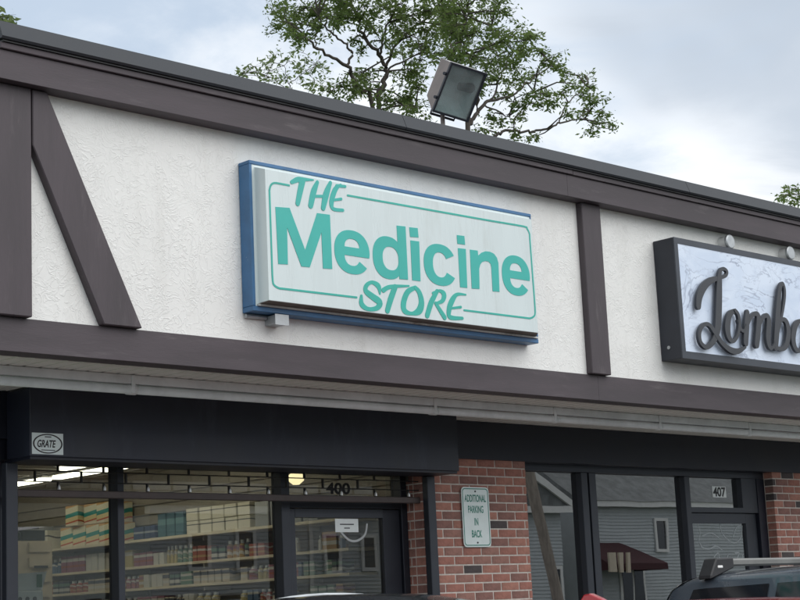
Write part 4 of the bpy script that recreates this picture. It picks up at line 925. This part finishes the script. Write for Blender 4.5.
limbs1 = [z4(o1, l) for l in (
 [(395,460,7),(405,360,6.5),(424,290,6),(420,255,5),(385,205,4.5),(340,150,4),(315,110,3.2),(318,70,2.6),(290,20,2.2),(270,-40,1.6),(230,-120,1)],
 [(372,450,5.5),(330,370,5),(290,305,4.6),(268,262,4.4),(215,230,3.6),(150,195,3.2),(105,150,2.6),(60,110,2),(15,80,1.2)],
 [(268,262,3.2),(287,215,3),(266,180,2.6),(220,145,2.4),(180,105,2),(150,60,1.2)],
 [(426,275,4),(440,220,3.4),(480,160,3),(530,110,2.4),(600,60,2),(640,0,1.6),(680,-80,1)],
 [(400,220,3.4),(410,170,3),(420,120,2.6),(450,60,2),(475,-20,1.6),(500,-120,1)],
 [(436,280,2.6),(500,240,2.2),(565,215,1.2)], [(340,150,2),(372,128,1.6),(400,160,1)], [(358,182,1.8),(325,150,1.6),(316,112,1.2)],
 [(150,195,1.8),(140,150,1.4),(165,110,1)], [(495,265,1.4),(492,220,1.2),(490,180,1)], [(105,150,1.4),(70,150,1)], [(410,330,1.8),(350,320,1.3),(330,285,1)], [(400,400,1.8),(330,345,1.4),(250,350,1.2),(190,370,.8)], [(400,420,1.8),(470,420,1.4),(540,425,1)])]
cl1 = [(40,60,1),(10,85,.7),(90,35,.9),(65,105,.9),(25,40,.7),(130,60,.8),(160,30,.8),(185,75,1),(230,30,1.1),(215,95,.6),(280,50,.9),(265,15,.9),(340,35,1),(310,80,.5),(385,50,.8),(420,30,1.1),(455,75,1),(500,40,1.1),(545,75,1),(600,40,1.1),(590,110,.9),(470,120,.9),(520,150,.9),(440,160,.8),(555,190,.9),(610,165,1),(640,115,1.1),(660,60,1.1),(700,30,1.1),(720,110,1.1),(690,160,1.1),(740,60,1),(760,130,1),(640,215,.8),(200,365,.7),(235,335,.7),(310,345,.8),(330,290,.7),(350,315,.7),(290,375,.7),(375,350,.5),(430,410,.8),(460,420,.6),(520,420,1),(545,300,.9),(500,325,.8),(560,345,.8),(570,250,.8),(510,380,.6),(560,430,.9),(100,160,.5),(75,155,.5),(150,120,.5),(470,200,.5),(320,210,.35),(300,165,.35),(360,110,.5),(250,60,.7)]
cl1 += [(x, y, s) for x in range(60, 760, 95) for y, s in ((-40, 1), (-100, 1), (-170, .9)) if not (x < 150 and y < -90)]
tree('locust_tree', 'spreading locust tree with forked grey limbs behind the roof, left of floodlight', 'trees behind the shop', 23.0, limbs1, z4(o1, cl1), M['leaf'], 240, .080, .49, 3, 1689/33., trunk_x=(1,))
o2 = (440, 20)
limbs2 = [z4(o2, l) for l in (
 [(112,470,6.5),(120,420,5.5),(140,385,5),(165,350,4.5),(205,322,4),(250,312,3.2),(300,295,2.6),(345,255,2.2),(400,215,1.6),(450,180,1)],
 [(150,370,4),(150,300,3.4),(130,220,3),(110,150,2.6),(90,90,2),(100,20,1.5),(110,-60,1)],
 [(205,320,2.6),(230,260,2.2),(260,190,2),(270,120,1.6),(230,70,1.2),(200,20,1)],
 [(215,470,4),(240,452,3.6),(290,442,3.4),(350,448,3),(400,442,3),(450,425,2.6),(480,410,2.4),(540,400,2),(580,395,1.6),(630,430,1.2),(680,432,1)],
 [(478,410,2),(490,365,1.8),(520,325,1.6),(560,285,1.3),(590,250,1)], [(290,442,2),(305,390,1.6),(340,345,1.3),(370,290,1)], [(260,312,1.8),(310,330,1.4),(380,300,1)], [(545,400,1.4),(590,370,1.1),(640,370,.8)], [(180,340,2.2),(240,370,1.8),(280,390,1)], [(110,150,1.6),(180,110,1.3),(240,90,1)])]
cl2 = [(30,60,1),(60,25,1),(100,80,1.1),(150,50,1),(190,110,1.1),(220,40,.8),(255,85,.9),(300,65,.9),(345,55,.8),(385,75,.7),(290,130,.9),(345,130,.9),(400,120,.7),(430,155,.8),(465,190,.7),(495,212,.5),(240,170,1.1),(290,195,1.1),(195,180,1.1),(150,150,1),(170,235,1),(230,235,1),(300,235,.9),(375,225,.7),(365,285,.7),(430,295,.6),(335,340,.6),(405,340,.6),(490,285,.6),(540,255,.6),(585,235,.6),(610,280,.7),(630,325,.7),(585,325,.7),(530,365,.6),(655,375,.5),(705,430,.45),(600,455,.45),(565,365,.5),(250,405,.6),(360,475,.5),(300,465,.5),(150,290,.8),(250,300,.7),(60,120,1.1),(20,180,.9),(80,200,.8),(200,400,.5),(170,440,.5),(130,250,.8),(70,150,.9),(450,340,.45),(320,390,.4),(640,420,.4)]
cl2 += [(x, y, s) for x in range(20, 280, 80) for y, s in ((-30, 1), (-95, .9))]
tree('locust_tree', 'locust tree behind the floodlight with a long thin limb reaching right', 'trees behind the shop', 21.5, limbs2, z4(o2, cl2), M['leaf'], 200, .078, .46, 8, 1689/32., jit=1.0)
far = [(238,76,.6),(246,71,.7),(256,67,.7),(264,74,.7),(272,62,.8),(280,70,.8),(290,60,.8),(298,70,.8),(306,58,.7),(312,72,.7),(322,62,.6),(328,72,.5),(285,80,.7),(300,82,.7),(268,82,.6),(276,54,.6),(296,50,.5),(316,84,.7)]
tree('small_tree', 'sparse paler tree low over the roof at the left', 'trees behind the shop', 34.0, [[(290,110,3),(290,92,1.6),(288,80,1.0),(284,66,.7)], [(290,92,1),(275,80,.8),(258,72,.6),(242,74,.5)], [(289,84,1),(302,74,.8),(318,66,.5)]], far, M['leaf_far'], 52, .13, .55, 21, 1689/49., jit=1.5, tk_=.5)
rt = [(776,200,.5),(783,196,.6),(788,190,.6),(794,188,.6),(796,198,.7),(803,192,.8),(810,198,.8),(806,205,.7),(790,203,.5),(818,190,.8),(826,200,.9),(815,210,.8)]
rt += [(x, y, 1.) for x in range(812, 890, 13) for y in range(int(205+abs(x-850)*.35), 262, 14)]
tree('small_tree', 'tip of a tree rising over the roof at the right edge', 'trees behind the shop', 26.0, [[(845,280,6),(835,245,4),(820,222,3),(806,205,2),(798,195,1.2)], [(812,220,1.6),(822,205,1.2),(824,195,.8)]], rt, M['leaf'], 70, .12, .34, 31, 1689/46., jit=.8, tk_=.6)
lt = [(-4,18,.8),(2,20,.7),(-10,26,.9),(-14,14,1),(-22,24,1),(1,27,.6),(-30,15,1)]
lt += [(x, y, 1.1) for x in range(-118, -8, 13) for y in range(int(14+abs(x+60)*.4), 130, 15)]
tree('small_tree', 'leafy tip of a tree beside the roof corner at the far left', 'trees behind the shop', 27.0, [[(-62,150,8),(-56,110,6),(-44,70,5),(-24,40,4),(-14,28,2.5),(-4,20,1.2)], [(-24,40,2),(-26,25,1.4)]], lt, M['leaf_far'], 90, .12, .42, 41, 1689/33., jit=.8)

# ------------------------------------------------------------------ houses across the road (seen in the shop glass)
YH = -20.0
def rf(x, y, Yr=YH, yglass=9.2):
    p_ = at(x, y, 2*yglass-Yr); return Vector((p_.x, Yr, p_.z))
def siding(parent, x0, x1, z0, z1, y, pitch=.115):
    mb = MB(); z = z0
    while z < z1:
        t = min(z+pitch, z1); mb.add([(x0, y+.03, z), (x1, y+.03, z), (x1, y+.004, t), (x0, y+.004, t), (x0, y, z), (x1, y, z)], [(1, 0, 3, 2), (0, 1, 5, 4)]); z += pitch
    return mb.build('siding', M['siding'], parent)
def hwin(parent, a, b, y):
    x0, x1, z0, z1 = min(a.x, b.x), max(a.x, b.x), min(a.z, b.z), max(a.z, b.z); t = .11
    fr = MB().box(x0-t, x1+t, y, y+.06, z1, z1+t).box(x0-t, x1+t, y, y+.07, z0-t, z0).box(x0-t, x0, y, y+.06, z0, z1).box(x1, x1+t, y, y+.06, z0, z1)
    wn = fr.build('window', M['white'], parent); box('pane', M['housewin'], wn, x0, x1, y+.001, y+.02, z0, z1); return wn
# house right: low wing with burgundy awning, front gable at its left
eL, eR = rf(598, 507), rf(700, 513)
H1 = empty('grey_house', (eL.x, YH, 0), 'grey sided house with burgundy door awning reflected in the right shop window', 'house')
x0h, x1h, zt_h = rf(572, 500).x, rf(800, 500).x, eL.z
box('wall', M['siding'], H1, x0h, x1h, YH-9, YH, 0, zt_h); siding(H1, x0h, x1h, .3, zt_h, YH)
box('eave_board', M['white'], H1, x0h-.2, x1h+.2, YH+.041, YH+.35, zt_h, zt_h+.2)
MB().prism([(x0h-.3, YH+.4, zt_h+.201), (x0h-.3, YH-9.4, zt_h+.201), (x0h-.3, YH-4.5, zt_h+3.6)], (x1h-x0h+.6, 0, 0)).build('roof', M['shingle'], H1)
hwin(H1, rf(653, 521.5), rf(664, 549), YH+.04)
dA, dB = rf(617, 566), rf(645, 640)
DR = box('door', M['white'], H1, dA.x-.08, dB.x+.08, YH+.04, YH+.08, .2, dA.z); 
for i in range(2):
    xx = dA.x + (dB.x-dA.x)*i/2; box('pane', M['housewin'], DR, xx+.06, xx+(dB.x-dA.x)/2-.06, YH+.081, YH+.1, .5, dA.z-.1)
aw0, aw1 = rf(607, 543), rf(668, 566)
aT = aw0.z; aB = rf(668, 563, YH+1.3).z; axL, axR = rf(606, 566, YH+1.3).x, rf(667, 566, YH+1.3).x
AW = MB().add([(axL, YH+.03, aT), (axR-1.1, YH+.03, aT), (axR, YH+1.3, aB), (axL, YH+1.3, aB), (axL, YH+1.3, aB-.22), (axR, YH+1.3, aB-.22), (axR, YH+.03, aB-.22), (axL, YH+.03, aB-.22), (axR, YH+.03, aB)], [(0,3,2,1),(3,4,5,2),(0,7,4,3),(2,5,6,8),(1,2,8)]).build('awning', M['burgundy'], H1)
for x_, w_ in ((607, .42), (618, .2), (625.5, .16)): q_ = rf(x_, 573, YH+1.36); box('hanging_board', M['cream'], H1, q_.x, q_.x+w_, YH+1.32, YH+1.40, q_.z, rf(x_, 553, YH+1.36).z)
gA, gB = rf(527, 474, YH+.95), rf(573, 507, YH+.95)
H2 = empty('gabled_house', (gA.x, YH-1.5, 0), 'grey sided house with white gable trim reflected beside the brick pillar', 'house')
gx = gA.x; hw_ = (gB.x-gx); Y2 = YH+.6
box('wall', M['siding'], H2, gx-hw_+.4, gx+hw_-.4, Y2-8, Y2, 0, gB.z); siding(H2, gx-hw_+.4, gx+hw_-.4, .3, gB.z, Y2)
MB().prism([(gx-hw_, Y2+.3, gB.z), (gx+hw_, Y2+.3, gB.z), (gx, Y2+.3, gA.z+.1)], (0, -8.5, 0)).build('roof', M['shingle'], H2)
for sg in (-1, 1): MB().prism([(gx+sg*hw_, Y2+.3, gB.z-.12), (gx+sg*hw_, Y2+.3, gB.z+.12), (gx, Y2+.3, gA.z+.2), (gx, Y2+.3, gA.z-.05)], (0, .08, 0)).build('rake_board', M['white'], H2)
box('cornice', M['white'], H2, gx-hw_, gx+hw_, Y2+.31, Y2+.37, gB.z-.2, gB.z+.02)
hwin(H2, rf(536, 570), rf(545, 600), Y2+.04)
# long grey house left, seen in the door and the pharmacy windows
l0, l1 = rf(150, 516, YH, 9.25), rf(405, 516, YH, 9.25)
H3 = empty('long_grey_house', (l0.x, YH, 0), 'long grey sided house with white framed windows reflected in the left shopfront', 'house')
box('wall', M['siding'], H3, l0.x, l1.x, YH-8, YH, 0, l1.z); siding(H3, l0.x, l1.x, .3, l1.z, YH)
box('eave_board', M['white'], H3, l0.x-.2, l1.x+.2, YH+.041, YH+.3, l1.z, l1.z+.22)
MB().prism([(l0.x-.3, YH+.4, l1.z+.221), (l0.x-.3, YH-8.4, l1.z+.221), (l0.x-.3, YH-4, l1.z+3.4)], (l1.x-l0.x+.6, 0, 0)).build('roof', M['shingle'], H3)
for a, b_ in (((189, 535), (206, 567)), ((236, 532), (252, 568)), ((322, 536), (336, 571)), ((360, 538), (371.5, 568))): hwin(H3, rf(*a, YH, 9.25), rf(*b_, YH, 9.25), YH+.04)
box('corner_board', M['white'], H3, rf(306, 540, YH, 9.25).x, rf(308, 540, YH, 9.25).x+.05, YH+.04, YH+.08, 0, l1.z)
# leaning utility pole and its wires
YPo = -12.0
pa, pb = rf(526, 470, YPo), rf(556, 600, YPo); dr = (pa-pb)/(pa.z-pb.z)
PO = empty('utility_pole', pb-dr*pb.z, 'weathered wooden utility pole leaning, reflected in the narrow right window', 'utility pole')
MB().tube([pb-dr*(pb.z+.3), pb, pa, pa+dr*3.5], [.17, .16, .15, .13], 12).build('shaft', M['wood'], PO)
for zo in (2.2, 2.9):
    tp = pa+dr*zo; MB().tube([tp, tp+Vector((11, -.3, -.6)), tp+Vector((24, -.6, .1))], .02, 5).build('wire', M['ink'], PO)
